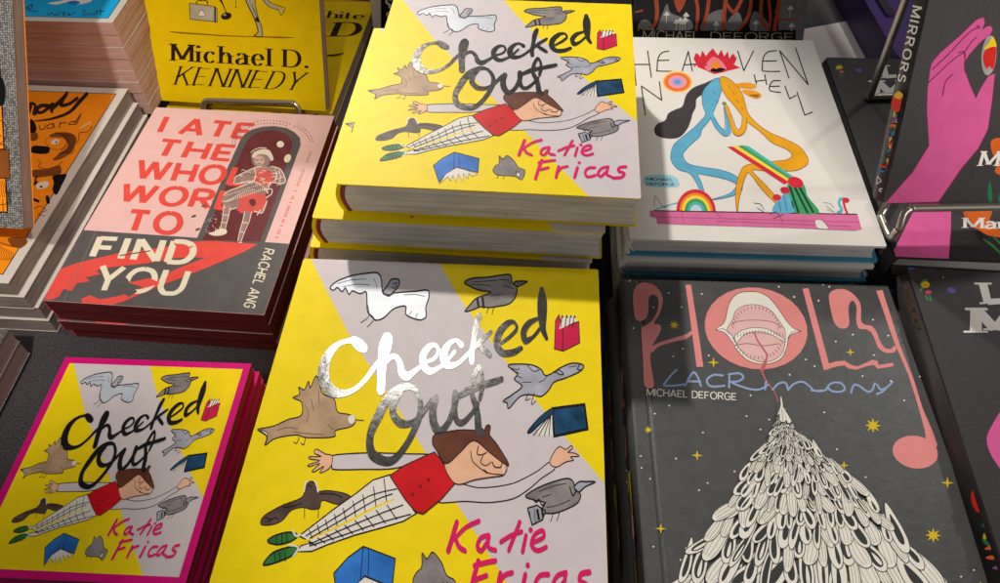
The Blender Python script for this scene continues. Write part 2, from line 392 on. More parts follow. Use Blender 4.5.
def girl_cover():
    a = Art(uv_up)
    a.fill(PX, LAV, [(398, -6), (499, -5), (520.5, 20), (560, 57), (600, 92), (640, 124), (642, 204), (589, 200), (585, 197), (523, 133), (480, 87), (434, 41), (402, 0)], False)
    # birds
    a.fill(G, LBLUE, [(312,95),(345,72),(420,50),(500,40),(555,38),(577,60),(588,112),(612,118),(660,112),(760,106),(826,102),(832,130),(818,165),(820,200),(790,213),(740,204),(712,190),(710,162),(650,172),(600,205),(560,215),(532,200),(512,180),(507,140),(500,110),(470,117),(430,107),(412,120),(392,97),(375,110),(350,95),(330,105)], line=LINE)
    a.stroke(G, LINE, [(512,160),(520,200),(480,225)], 4); a.stroke(G, LINE, [(530,195),(548,212),(515,240)], 4)
    a.fill(G, BIRD, [(590,110),(612,85),(632,62),(672,64),(668,90),(640,112),(620,125)], line=LINE); a.stroke(G, LINE, [(640,80),(660,75),(650,95),(635,92)], 4); a.stroke(G, LINE, [(575,50),(592,112),(640,120)], 4)
    a.fill(H_, BGREY, [(158,70),(200,55),(280,50),(350,42),(405,40),(415,70),(440,85),(435,122),(400,150),(340,160),(290,165),(250,162),(200,175),(165,180),(190,155),(225,130),(300,108),(240,100),(190,86)], line=LINE)
    a.stroke(H_, BLACK, [(228,130),(236,165)], 12, False, False); a.stroke(H_, BLACK, [(256,125),(264,168)], 12, False, False)
    a.fill(H_, BGREY, [(425,68),(455,64),(496,65),(470,76),(440,84)], line=LINE); a.stroke(H_, LINE, [(290,165),(280,185)], 4); a.stroke(H_, LINE, [(318,162),(308,190)], 4)
    a.fill(H_, BIRD, [(395,380),(440,374),(520,377),(570,393),(590,414),(620,411),(680,385),(740,370),(797,377),(780,400),(700,425),(640,440),(610,470),(570,492),(520,486),(460,492),(402,535),(393,516),(372,508),(420,485),(470,455),(430,430),(445,410)], line=LINE, lw=.9)
    a.stroke(H_, LINE, [(645,405),(665,395),(690,410),(670,412),(655,405)], 5); a.stroke(H_, LINE, [(500,380),(530,400),(560,395)], 4)
    a.stroke(H_, LINE, [(505,480),(490,505),(512,500)], 4); a.stroke(H_, LINE, [(535,480),(520,520),(545,508)], 4)
    a.stroke(H_, BLACK, [(780,372),(765,392),(785,395)], 5)
    a.fill(K, BGREY, [(490,380),(560,350),(640,330),(710,320),(740,335),(745,358),(775,375),(760,405),(700,427),(640,440),(590,440),(560,440),(590,405),(540,395)], line=LINE, lw=.9)
    a.fill(K, BIRD, [(500,422),(550,412),(592,432),(578,462),(525,480)], False, line=LINE); a.stroke(K, BLACK, [(550,425),(560,462)], 12, False, False); a.stroke(K, BLACK, [(572,420),(582,455)], 10, False, False)
    a.fill(K, BIRD, [(742,350),(770,332),(800,332),(852,333),(800,350),(765,368)], line=LINE); a.stroke(K, LINE, [(635,437),(620,468)], 4); a.stroke(K, LINE, [(668,433),(652,466)], 4)
    a.stroke(K, LINE, [(530,390),(545,402),(560,392),(575,412),(595,402)], 6); a.stroke(K, LINE, [(720,350),(735,380),(755,360)], 6)
    a.fill(I_, TAN, [(55,75),(130,65),(200,42),(264,28),(262,-18),(218,-34),(250,-46),(244,-72),(272,-62),(292,-92),(302,-70),(326,-110),(341,-100),(366,-50),(426,-30),(446,15),(496,24),(530,32),(540,50),(528,64),(500,72),(440,82),(432,104),(300,106),(250,97),(180,102),(130,112),(92,132),(98,102),(62,84)], line=LINE, lw=.7)
    a.fill(I_, WHITE, [(62,80),(100,90),(92,130),(100,102)], line=LINE, lw=.5); a.ell(I_, WHITE, (520,42), 18, 15); a.stroke(I_, LINE, [(540,44),(582,47)], 4)
    a.stroke(I_, LINE, [(260,104),(250,125),(235,122)], 4); a.stroke(I_, LINE, [(292,104),(285,130),(270,125)], 4)
    a.fill(I_, DKB, [(95,385),(120,365),(200,335),(290,310),(302,275),(328,256),(355,266),(365,290),(420,288),(500,298),(532,312),(500,332),(460,335),(392,322),(380,348),(340,352),(295,345),(240,355),(200,388),(150,402),(100,402)], line=BLACK, lw=.5)
    a.stroke(I_, WHITE, [(298,290),(305,262),(312,258)], 7); a.stroke(I_, WHITE, [(352,258),(362,275),(368,292)], 7); a.stroke(I_, LINE, [(305,345),(308,380)], 4); a.stroke(I_, LINE, [(375,345),(375,380)], 4)
    # quick pen marks on the birds
    for st in ([(350,80),(420,66),(500,62)], [(380,92),(450,82),(520,84)], [(700,120),(760,118),(810,125)], [(730,195),(745,180)], [(765,205),(775,188)], [(540,60),(560,95)]): a.stroke(G, LINE, st, 2.6)
    for st in ([(200,70),(260,66),(330,62)], [(195,80),(250,78),(300,84)], [(340,60),(395,60),(400,80)], [(370,80),(420,92)], [(440,74),(452,72)], [(300,120),(360,115)]): a.stroke(H_, LINE, st, 3.2)
    for st in ([(410,388),(440,395),(455,390)], [(425,400),(455,408)], [(470,440),(520,440)], [(440,415),(470,425)], [(560,440),(590,430),(600,415)], [(720,385),(760,380)]): a.stroke(H_, LINE, st, 3.2)
    for st in ([(560,365),(640,345),(700,338)], [(600,420),(660,412),(720,395)], [(575,385),(620,375)], [(510,430),(520,470)], [(535,425),(542,472)]): a.stroke(K, LINE, st, 3.2)
    for st in ([(280,-10),(300,20),(295,50)], [(310,-30),(325,10)], [(345,-60),(352,-10)], [(150,80),(200,70),(250,75)], [(230,85),(300,92),(380,95)], [(400,60),(430,78)]): a.stroke(I_, ink((120, 92, 66)), st, 3.2)
    for st in ([(115,378),(150,385)], [(125,392),(165,378),(180,385)], [(200,345),(250,340),(290,330)], [(380,300),(440,300),(490,312)], [(320,270),(335,275)]): a.stroke(I_, BLACK, st, 4)
    for st in ([(300,215),(315,225),(312,245)], [(340,190),(350,215),(345,250)], [(365,205),(378,232)], [(310,205),(322,200),(345,185)]): a.stroke(J, LINE, st, 2.4)
    # open books
    a.fill(H_, CRIM, [(648,212),(668,190),(685,235),(775,215),(779,295),(690,326),(642,318)], False, line=LINE, lw=.6); a.fill(H_, WHITE, [(668,244),(682,200),(745,192),(765,212),(690,238)], False)
    a.stroke(H_, LINE, [(688,240),(686,325)], 5, False)
    for x in (676, 700, 722, 742): a.stroke(H_, LINE, [(x,235),(x+8,195),(x+14,200)], 5)
    a.fill(K, NAVY, [(625,72),(800,57),(816,145),(640,171)], False, line=BLACK, lw=1.6); a.fill(K, WHITE, [(628,88),(545,140),(560,168),(632,170)], False)
    a.fill(K, NAVY, [(502,152),(560,105),(625,72),(636,86),(570,126),(516,158)], line=BLACK, lw=.6)
    for x in (530, 560, 588, 612): a.stroke(K, LINE, [(622,92),(x,168)], 4, False)
    a.fill(J, BLUE, [(0,215),(48,178),(100,152),(215,182),(208,248),(160,236),(110,222),(60,256),(25,292)], False, line=LINE, lw=.8)
    a.fill(J, WHITE, [(24,302),(60,252),(110,224),(160,238),(206,258),(182,265),(166,252),(160,277),(140,252),(136,292),(117,256),(105,294),(91,262),(80,287),(66,268)], False, line=LINE, lw=.5)
    a.stroke(J, LINE, [(100,154),(95,226)], 3, False); a.stroke(J, LINE, [(120,157),(122,226)], 3, False)
    # squirrel / cat
    a.fill(J, BGREY, [(280,240),(290,218),(310,203),(310,170),(328,184),(348,168),(380,193),(400,224),(431,240),(415,282),(390,270),(368,265),(300,260)], line=LINE, lw=.7)
    a.stroke(J, LINE, [(305,262),(298,275)], 3); a.stroke(J, LINE, [(332,264),(328,278)], 3); a.stroke(J, LINE, [(388,240),(395,262),(402,240)], 4); a.ell(J, WHITE, (398,258), 6, 8)
    # the girl
    a.fill(I_, LAV, [(428,178),(450,166),(620,160),(800,164),(925,168),(870,190),(740,215),(600,217),(450,217),(430,205)], line=LINE, lw=.8)
    a.fill(I_, SKIN, [(430,170),(395,163),(350,146),(340,160),(375,172),(318,172),(320,180),(368,186),(314,200),(320,206),(370,196),(335,220),(345,224),(390,206),(372,226),(385,226),(425,208)], line=LINE, lw=.6)
    a.fill(K, LAV, [(100,330),(250,350),(400,340),(480,320),(560,290),(617,262),(642,286),(570,320),(500,360),(420,390),(300,401),(180,396),(40,396)], line=LINE, lw=.7)
    a.fill(K, SKIN, [(615,265),(640,226),(668,208),(700,218),(728,205),(735,215),(712,228),(748,232),(768,242),(725,245),(740,256),(700,262),(650,280)], line=LINE, lw=.6)
    a.fill(PX, WHITE, [I_(p) for p in [(285,440),(340,412),(450,352),(560,298),(640,254),(726,236),(790,300),(862,370),(800,395),(700,415),(560,440),(430,470),(350,492),(275,492),(300,472),(350,462)]], False, line=LINE, lw=.8)
    a.stroke(I_, YEL, [(295,464,5),(500,402,9),(640,352,9),(748,320,5)])
    for f in (.08, .17, .26, .36, .46, .57, .68, .80, .92):
        x0, y0 = 300+430*f, 432-205*f+8*sin(f*3); x1, y1 = 330+470*f, 486-100*f
        xm, ym = 298+450*f, 464-144*f
        a.stroke(I_, BLACK, [(x0, y0+4), (x0+16, ym-5)], 4.5); a.stroke(I_, BLACK, [(xm+4, ym+9), (x1+4, y1-5)], 4.5)
    a.stroke(I_, BLACK, [(320,440),(480,372),(620,310),(760,285)], 4); a.stroke(I_, BLACK, [(340,448),(500,385),(650,325),(740,302)], 4)
    a.stroke(I_, BLACK, [(340,474),(500,440),(680,400),(835,372)], 4); a.stroke(I_, BLACK, [(340,468),(500,420),(660,375),(795,340)], 4)
    a.fill(I_, GREEN, [(133,457),(160,440),(220,428),(262,430),(278,442),(240,460),(180,468)], line=LINE); a.fill(I_, GREEN, [(120,530),(160,496),(220,480),(285,474),(262,502),(200,522),(140,534)], line=LINE)
    a.stroke(I_, WHITE, [(252,422),(272,440),(292,436)], 7); a.stroke(I_, WHITE, [(240,470),(285,478),(262,508)], 7)
    for x in (175, 200, 225): a.stroke(I_, BLACK, [(x,434),(x+4,464)], 4, False); a.stroke(I_, BLACK, [(x-5,494),(x+2,522)], 4, False)
    a.fill(PX, REDV, [(469.4,116.2),(480,111),(495.8,106),(503,104),(508,108),(519.6,120.3),(510,128),(500,133.6),(495.8,136),(489.8,135),(481,128)], False, line=LINE, lw=.7)
    for p in ((487,126), (493,122), (499,118.5)): a.ell(PX, ink((120, 10, 20)), p, 1.1, .9)
    a.fill(K, SKIN, [(70,262),(140,215),(220,186),(300,215),(388,268),(378,305),(320,313),(230,322),(130,336)], line=LINE, lw=.6)
    a.fill(K, HAIR, [(8,192),(18,165),(80,155),(150,148),(240,150),(272,150),(286,133),(306,135),(302,165),(342,200),(402,268),(372,264),(300,226),(220,186),(150,228),(80,266),(28,216)], line=LINE, lw=.7)
    a.stroke(K, LINE, [(205,222),(215,255),(250,280),(300,300),(372,306)], 4); a.stroke(K, LINE, [(245,205),(240,232),(262,236),(288,228)], 5); a.stroke(K, LINE, [(270,238),(258,262),(285,274),(310,262)], 4); a.stroke(K, LINE, [(318,262),(330,278),(360,280),(368,268)], 5)
    a.stroke(K, LINE, [(275,290),(290,298)], 8); a.stroke(K, WHITE, [(372,275),(378,300)], 5)
    return a
def girl_title():
    a = Art(uv_up); m = MAT.get('title_foil') or foil_mat('title_foil')
    a.stroke(G, m, [(502,318,34),(480,308,44),(448,292,34),(425,291,18),(375,302,20),(335,328,34),(308,365,50),(300,410,58),(315,448,54),(350,474,42),(405,481,26),(460,468,20),(515,432,20),(555,392,22),(590,362,20)])
    a.stroke(G, m, [(620,288,56),(610,315,62),(602,350,50),(598,400,42),(598,455,42),(598,468,42)])
    a.stroke(G, m, [(596,385,16),(640,352,20),(668,350,20),(690,372,26),(702,405,34),(730,420,32),(772,400,20),(820,372,14),(868,355,14),(890,328,16),(872,306,14),(838,314,24),(810,346,34),(818,384,32),(852,402,24),(900,386,16),(925,372,16),(975,330,14)])
    a.stroke(H_, m, [(148,305,24),(120,289,14),(85,300,22),(60,330,36),(58,360,36),(80,380,28),(125,375,18),(165,352,16),(212,318,18)])
    a.stroke(H_, m, [(240,198,26),(226,230,32),(213,290,26),(204,335,28),(205,365,26)])
    a.stroke(H_, m, [(212,318,18),(250,290,22),(305,256,16)]); a.stroke(H_, m, [(236,302,16),(268,322,24),(300,342,20)])
    a.stroke(H_, m, [(345,304,12),(400,276,16),(440,244,16),(425,219,14),(388,226,26),(348,260,34),(336,300,36),(365,333,28),(420,332,26),(464,316,20)])
    a.stroke(H_, m, [(550,206,14),(505,224,26),(478,255,32),(488,288,28),(528,274,16),(562,245,16)])
    a.stroke(H_, m, [(575,98,26),(577,140,52),(577,195,48),(582,245,30),(600,278,18)])
    a.stroke(G, m, [(775,468,16),(740,456,24),(690,466,32),(635,500,40),(590,560,42),(552,628,36),(700-66-72,690,40),(622,718,34),(676,714,30),(732,668,28),(778,606,30),(802,555,30),(800,505,26),(770,462,18)])
    a.stroke(G, m, [(700,478,20),(668,510,36),(664,550,36),(700,585,32),(752,588,24),(800,566,22),(838,530,22),(862,505,20)])
    a.stroke(G, m, [(880,500,34),(868,540,38),(874,585,40),(905,618,34),(945,590,26),(975,540,30),(985,500,32)])
    a.stroke(K, m, [(120,20,32),(118,70,30),(130,112,26),(160,122,24),(200,96,20),(240,55,18)])
    a.stroke(H_, m, [(250,500,20),(262,450,22),(258,410,18),(240,388,20),(215,430,24),(208,480,26),(225,520,30),(238,560,34),(245,610,36),(262,612+10,32)])
    a.stroke(H_, m, [(140,490,22),(200,466,30),(260,452,24),(320,440,26),(362,430,22)])
    return a
def girl_author():
    a = Art(uv_up); w = 13
    a.stroke(J, MAG, [(432,98),(418,132),(404,165)], 16); a.stroke(J, MAG, [(512,95,13),(465,110,12),(424,138,12)]); a.stroke(J, MAG, [(430,138),(442,156),(464,166)], w)
    a.stroke(J, MAG, [(548,130),(520,136),(508,156),(524,166),(548,140)], w); a.stroke(J, MAG, [(550,132),(548,158),(574,166)], 12)
    a.stroke(J, MAG, [(661,99),(640,135),(622,166)], w); a.stroke(J, MAG, [(593,146),(632,130),(668,122)], 12); a.stroke(J, MAG, [(684,132),(672,170)], w); a.ell(J, MAG, (701,118), 8, 7)
    a.stroke(J, MAG, [(712,148),(748,136),(744,120),(716,130),(704,154),(726,168),(758,160)], 12)
    a.stroke(J, MAG, [(512,192),(496,232),(480,278)], 16); a.stroke(J, MAG, [(498,202),(540,195),(574,191)], 13); a.stroke(J, MAG, [(500,236),(542,226)], 13)
    a.stroke(J, MAG, [(592,222),(578,272)], 15); a.stroke(J, MAG, [(584,250),(604,228),(634,220)], 13)
    a.stroke(J, MAG, [(682,226),(667,272)], 15); a.ell(J, MAG, (691,203), 8, 7)
    a.stroke(J, MAG, [(766,226),(736,228),(718,248),(730,270),(768,262)], 13)
    a.stroke(J, MAG, [(830,222),(798,230),(780,255),(794,268),(826,240)], 13); a.stroke(J, MAG, [(830,224),(822,258),(846,270)], 12)
    a.stroke(J, MAG, [(916,222),(886,226),(880,242),(906,254),(894,272),(852,276)], 14)
    return a

# ------------------------------------------------------------------ generic books
def rounded(x0, x1, y0, y1, r, n=5):
    out = []
    for cx, cy, a in ((x1-r, y1-r, 0), (x0+r, y1-r, pi/2), (x0+r, y0+r, pi), (x1-r, y0+r, 1.5*pi)):
        for i in range(n+1): t = a+pi/2*i/n; out.append((cx+r*cos(t), cy+r*sin(t)))
    return out
def hardcover(w, h, t, cover, pages, lining, back=None, spine=None, top_fn=None, titles=(), groove=True, spine_fn=None, board=.0024, corner=.0015, inset=.0032):
    """case-bound book lying with the front cover up; origin at the bottom-left corner of the back board.
       returns a list of (name, mesh, [(child, mesh)...])"""
    parts = []
    back = back or cover; spine = spine or cover
    gx = .009
    mb = MB()
    if groove:
        # joint groove beside the spine pressed into the board
        prof = [(gx*.25, t-board), (w, t-board), (w, t-.0003), (w-.0003, t), (gx+.0042, t), (gx+.003, t-.0006), (gx+.002, t-.0009), (gx+.001, t-.0006), (gx, t), (gx*.25, t), (.0006, t-.0007), (.0002, t-board*.9)]
        mb.extr_y(prof, 0, h, cover)
    else: mb.prism(rounded(0, w, 0, h, corner), t-board, t, cover)
    if top_fn: top_fn(mb, t)
    parts.append(('front_cover', mb.mesh('front_cover'), [(n, f) for n, f in titles]))
    mb = MB(); mb.prism(rounded(0, w, 0, h, corner), 0, board, back); parts.append(('back_cover', mb.mesh('back_cover'), []))
    ins = inset; zb, zt = board, t-board
    mb = MB(); n = 8; prof = []
    for i in range(n+1):
        f = i/n; z = zb+.0001+(zt-zb-.0002)*f; prof.append((w-ins-.0022*sin(pi*f)*(1), z))
    for i in range(n+1):
        f = 1-i/n; z = zb+.0001+(zt-zb-.0002)*f; prof.append((.0062-.0030*sin(pi*f), z))
    mb.extr_y(prof, ins, h-ins, pages); parts.append(('page_block', mb.mesh('page_block'), []))
    # lining and rounded spine
    mb = MB(); o = []; q = []
    for i in range(n+1):
        f = i/n; z = zb+(zt-zb)*f; o.append((.0041-.0034*sin(pi*f), z+.00001)); q.append((.0059-.0031*sin(pi*f), z+.00001))
    mb.extr_y(o+q[::-1], max(.0002, ins-.0006), h-max(.0002, ins-.0006), lining); parts.append(('spine_lining', mb.mesh('spine_lining'), []))
    mb = MB(); o = []; q = []
    for i in range(n+1):
        f = i/n; z = .0004+(t-.0008)*f; o.append((.0012-.0034*sin(pi*f)**.7, z)); q.append((.0036-.0034*sin(pi*f)**.7, z))
    mb.extr_y(o+q[::-1], .0002, h-.0002, spine, True)
    if spine_fn: spine_fn(mb, t)
    parts.append(('spine', mb.mesh('spine'), []))
    return parts
def paperback(w, h, t, cover, pages, back=None, spine=None, top_fn=None, titles=(), cov=.0004, spine_fn=None, sag=0):
    parts = []; back = back or cover; spine = spine or cover
    mb = MB(); mb.box(0, w, 0, h, t-cov, t, cover)
    if top_fn: top_fn(mb, t)
    parts.append(('front_cover', mb.mesh('front_cover'), [(n, f) for n, f in titles]))
    mb = MB(); mb.box(0, w, 0, h, 0, cov, back); parts.append(('back_cover', mb.mesh('back_cover'), []))
    mb = MB(); mb.box(cov*1.05, w-.0004, .0004, h-.0004, cov*1.02, t-cov*1.02, pages); parts.append(('page_block', mb.mesh('page_block'), []))
    mb = MB(); mb.box(0, cov, .0001, h-.0001, cov*1.04, t-cov*1.04, spine)
    if spine_fn: spine_fn(mb, t)
    parts.append(('spine', mb.mesh('spine'), []))
    return parts
def place(parts, M, label, group, name='book', cat='book'):
    r = empty(name, M); tag(r, label, cat, group)
    for n, me, kids in parts:
        o = link(bpy.data.objects.new(n, me), r)
        for kn, kme in kids:
            link(bpy.data.objects.new(kn, kme), o)
    return r
def shift(M, dx=0, dy=0, dz=0, rot=0, piv=(.09, .1)):
    return M @ Matrix.Translation((dx+piv[0], dy+piv[1], dz)) @ Matrix.Rotation(radians(rot), 4, 'Z') @ Matrix.Translation((-piv[0], -piv[1], 0))
def down(M, t): return M @ Matrix.Translation((0, 0, -t))
ORD = ['topmost', 'second', 'third', 'fourth', 'fifth', 'sixth', 'seventh', 'eighth', 'ninth', 'tenth', 'eleventh', 'twelfth', 'thirteenth', 'fourteenth']

random.seed(4)
PG_W = pages_mat('pages_white', (236, 230, 222), .7)
MAROON = mat('maroon_lining', (150, 30, 40), .5, .1)

# ------------------------------------------------------------------ yellow hardcovers
def art_top(art, fn=None, bounds=None):
    def f(mb, t):
        if bounds: art.clip(*bounds)
        art.into(mb, t, fn)
    return f
def child_mesh(name, art, z, fn=None, bounds=None):
    mb = MB()
    if bounds: art.clip(*bounds)
    art.into(mb, z, fn); return (name, mb.mesh(name))
CT = .0245
gb = (.0001, CW-.0001, .0001, CH-.0001)
girl = hardcover(CW, CH, CT, YEL, PG_W, MAROON, top_fn=art_top(girl_cover(), None, gb),
                 titles=[child_mesh('title_lettering', girl_title(), CT+.00022), child_mesh('author_lettering', girl_author(), CT+.00020)], groove=False, board=.0009, inset=.0008)
g = 'yellow hardcovers with a flying girl on the cover'
def stack(parts, M, t, n, labels, group, offs, name='book'):
    """first book's cover top at M; the others below"""
    z = 0
    for i in range(n):
        z -= t; dx, dy, ro = offs[i % len(offs)] if i else (0, 0, 0)
        place(parts, shift(M, dx, dy, z - i*.0002, ro), labels[i], group, name)
# upper stack of three: the second sticks out to the left, the third further
for i, (dx, dy, ro) in enumerate([(0, 0, 0), (-.0188, -.0062, 0.0), (-.0245, -.0095, -.2)]):
    place(girl, shift(UP_M, dx, dy, -(CT+.0002)*(i+1), ro), ['yellow hardcover with flying girl, topmost of the stack behind the large front copy',
      'yellow hardcover jutting out left under the topmost copy of the rear stack', 'yellow hardcover third from the top of the rear stack, mostly covered'][i], g)
BIG_PX = [(304.5, 259.4), (597, 268), (606, 583), (207, 583)]
P_ = [at(c, H0-.356) for c in BIG_PX]
d = (P_[1]-P_[0]); e1 = (P_[0]-P_[3]); e2 = (P_[1]-P_[2])
ang = (atan2(e1.y, e1.x)+atan2(e2.y, e2.x)-pi)/2*.7+.3*atan2(d.y, d.x)
ex = Vector((cos(ang), sin(ang), 0)); ey = Vector((-sin(ang), cos(ang), 0))
c_ = (P_[0]+P_[1])/2; o_ = c_-ex*CW/2-ey*CH
BIG_M = Matrix(((ex.x, ey.x, 0, o_.x), (ex.y, ey.y, 0, o_.y), (0, 0, 1, o_.z), (0, 0, 0, 1)))
for i, (dx, dy, ro) in enumerate([(0, 0, 0), (.001, -.004, -.3), (-.001, .002, .3), (.0, .0, 0)]):
    place(girl, shift(BIG_M, dx, dy, -(CT+.0002)*(i+1), ro), ['large yellow hardcover with flying girl and shiny silver title, front centre of the table',
      'yellow hardcover second from the top under the front centre copy', 'yellow hardcover third from the top under the front centre copy', 'yellow hardcover fourth from the top under the front centre copy'][i], g)
print('BIG corners', [tuple(round(v, 1) for v in proj(BIG_M @ Vector(p))) for p in ((0, CH, 0), (CW, CH, 0), (CW, 0, 0), (0, 0, 0))])
# further copies under the rear stack down to the table
for i in range(3, 6):
    place(girl, shift(UP_M, -.0265, -.008, -(CT+.0002)*(i+1)+.0, .2), 'yellow hardcover %s from the top of the rear stack, hidden but for its edge' % ORD[i], g)

# ------------------------------------------------------------------ pink-bordered booklets
MINI_PX = [(65, 355.5), (252, 365), (184, 583), (-40, 577)]
MH = .400
MINI_M, MW, MHH = flat_frame(MINI_PX, MH)
PINK = ink((214, 18, 122), .05); PINKW = mat('pages_pink_shaded', (126, 34, 52), .75, .2, 300, stretch=(.1, .1, 8))  # pink booklet edges, with the shade on them put into the colour
mini_uv = homography([(70, 365), (245.3, 371), (170.5, 583), MINI_PX[3]], [(0, 1), (1, 1), (1, 0), (0, 0)])
bd = MW*.036; aw = MW-2*bd; ah = aw*CH/CW
MHH = ah+2*bd
MINI_M = MINI_M @ Matrix.Translation((0, flat_frame(MINI_PX, MH)[2]-MHH, 0))
sc = aw/CW
mfn = lambda p: (bd+p[0]*sc, bd+p[1]*sc)
ga = girl_cover(); ga.items.insert(0, [YEL, [[(0, 0), (CW, 0), (CW, CH), (0, CH)]], None])
BLK_T = ink((30, 27, 30))
gt = girl_title(); 
for it in gt.items: it[0] = BLK_T
mt = .0062
def inner_clip(mb, t):
    ga.into(mb, t, mfn)
for it in ga.items: it[1] = [q for q in (clip_poly(p, gb) for p in it[1]) if len(q) > 2]
mini = paperback(MW, MHH, mt, PINK, PINKW, top_fn=inner_clip, titles=[child_mesh('title_lettering', gt, mt+.00022, mfn), child_mesh('author_lettering', girl_author(), mt+.00020, mfn)], cov=.0003)
g = 'pink-bordered copies of the flying girl cover'
mini_shaded = paperback(MW, MHH, mt, ink((120, 20, 58)), PINKW, cov=.0003)  # lower copies: pink covers coloured maroon to stand for shade down the stack
offs = [(0, 0, 0), (-.0012, .0012, .1), (.0012, .0022, -.2), (.0022, .0006, -.3), (.0008, .0018, .2), (.0016, .003, 0), (-.001, .0015, .3), (.001, 0, -.2), (0, .001, .1), (.0015, 0, 0), (0, 0, 0), (.001, .001, 0)]
for i in range(12):
    dx, dy, ro = offs[i]
    place(mini if i < 4 else mini_shaded, shift(MINI_M, dx, dy, -(mt+.00015)*(i+1), ro, (.06, .07)), ('small pink-bordered flying girl book lying open to view, topmost of its stack' if i == 0 else 'pink-bordered book, %s from the top of the small front left stack' % ORD[i]).replace(' open to view', ''), g)

# ------------------------------------------------------------------ ARTWORK 2: red, pink and grey paperback
IA_PX = [(157, 107), (335, 116), (263.6, 313), (40, 301.7)]
IA_M, IW, IH = flat_frame(IA_PX, .427)
uv_ia = homography(IA_PX, [(0, IH), (IW, IH), (IW, 0), (0, 0)])
A1 = Zm(150, 95, 4.985); A2 = Zm(60, 180, 3.835)
ROSE = ink((228, 186, 180), .03); CORAL = ink((226, 82, 72), .05); SLATE = ink((92, 88, 86), .08); WINE = ink((106, 50, 53), .12); IVORY = ink((228, 218, 192), .04)
def ia_cover():
    a = Art(uv_ia)
    a.fill(PX, SLATE, [(82, 230.6), (200, 237.7), (292, 242.7), (263.6, 316), (30, 305)], False)
    a.text(CORAL, 'I ATE', [(168,116.5),(256,124),(248.5,139),(160.5,132)], .22, gap=.3)
    a.text(CORAL, 'THE', [(164,139),(237,145.5),(230,161),(155,155)], .21, gap=.33)
    a.text(CORAL, 'TO', [(131.8,210),(183,213.5),(178,234),(124,230)], .22, gap=.31)
    a.fill(PX, SLATE, [(197,239),(220,186),(242,139),(246,134),(253,129.5),(264,126.5),(276,126),(288,128),(296,132.5),(301,138),(301.5,145),(298,154),(281,200),(265,241.6)], False)
    a.fill(PX, WINE, [(203,239.5),(226,188),(248,141),(252,136.5),(259,132.5),(269,130),(279,130.5),(288,134),(293,140.5),(293,147),(276,200),(260,241)], False)
    a.text(CORAL, 'WHOLE', [(142,160),(274,170),(266,187),(136,178)], .22, gap=.31)
    a.text(CORAL, 'WORLD', [(127,184),(267,193.5),(260,212),(119,201)], .22, gap=.3)
    # the seated figure in armour
    B3 = Zm(190, 115, 4.02); STEEL = ink((150, 122, 116), .2); CR = ink((224, 208, 190)); DK = ink((92, 66, 64))
    a.fill(B3, STEEL, [(180,272),(186,250),(205,238),(240,222),(262,212),(290,206),(330,206),(362,212),(376,232),(386,262),(372,274),(340,270),(322,290),(316,312),(292,312),(262,290),(240,300),(200,318),(160,345),(140,362),(132,345),(142,318),(170,300),(205,286),(225,272),(200,276)])
    a.fill(B3, STEEL, [(135,352),(152,340),(200,318),(262,296),(300,310),(312,350),(296,388),(258,384),(246,372),(190,372),(160,380),(138,376)])
    CM = ink((204, 86, 78), .12); a.fill(B3, CM, [(262,240),(285,218),(320,222),(340,236),(335,272),(300,282),(262,270)]); a.fill(B3, CM, [(200,330),(250,312),(300,318),(312,345),(290,380),(240,386),(205,376)]); a.fill(B3, WINE, [(240,342),(262,336),(266,358),(250,364)])
    a.fill(B3, STEEL, [(250,170),(258,150),(284,138),(312,140),(332,160),(338,182),(325,186),(320,200),(290,208),(262,202)])
    a.fill(B3, CR, [(254,164),(270,146),(300,136),(326,144),(340,176),(330,182),(312,160),(280,158),(262,172)]); a.ell(B3, ink((206, 170, 158)), (283,182), 21, 19, .2)
    for st in ([(268,180),(278,182)], [(288,180),(298,178)], [(276,196),(290,196)], [(250,150),(262,140),(285,132),(310,132)], [(262,150),(300,142),(330,158)], [(255,165),(285,150),(322,164)]): a.stroke(B3, DK if st[0][1] > 175 else CR, st, 3)
    for st in ([(180,274),(186,250),(206,238),(262,212),(292,206)], [(186,276),(226,270),(262,262)], [(330,206),(362,214),(378,236),(386,264),(372,274),(338,270)], [(345,215),(352,240),(344,262)], [(360,225),(368,250),(362,268)], [(262,212),(268,236),(262,262)],
               [(140,320),(160,304),(205,288),(262,268),(300,290),(316,312)], [(134,346),(160,344),(200,318),(262,296)], [(318,290),(322,276),(336,268)], [(140,362),(150,380),(190,372)], [(262,384),(290,392),(300,372),(312,345)], [(300,300),(330,296),(330,315),(310,330)], [(285,380),(272,400)]):
        a.stroke(B3, CR, st, 3.6)
    R = random.Random(21)
    for i in range(22):
        t_ = i/22; x = 145+165*t_; y = 338-52*t_
        a.stroke(B3, CR, [(x, y-16), (x+7, y-4), (x+5, y+12)], 2.3); a.stroke(B3, DK, [(x+4, y-12), (x+9, y+2)], 1.8)
    for i in range(40):
        x = 195+175*R.random(); y = 222+60*R.random(); a.stroke(B3, CR if i % 3 else DK, [(x, y), (x+6+6*R.random(), y+4*R.random()-6), (x+16, y-4+8*R.random())], 2)
    a.stroke(B3, STEEL, [(150,375,26),(145,410,20),(138,440,14),(130,462,10)], caps=False); a.fill(B3, CR, [(76,474),(98,468),(120,456),(146,458),(150,472),(130,482),(98,484)])
    a.stroke(B3, STEEL, [(236,388,30),(222,430,20),(208,470,14),(200,505,10)], caps=False); a.fill(B3, CR, [(126,540),(150,530),(180,520),(202,508),(214,516),(200,530),(160,540)])
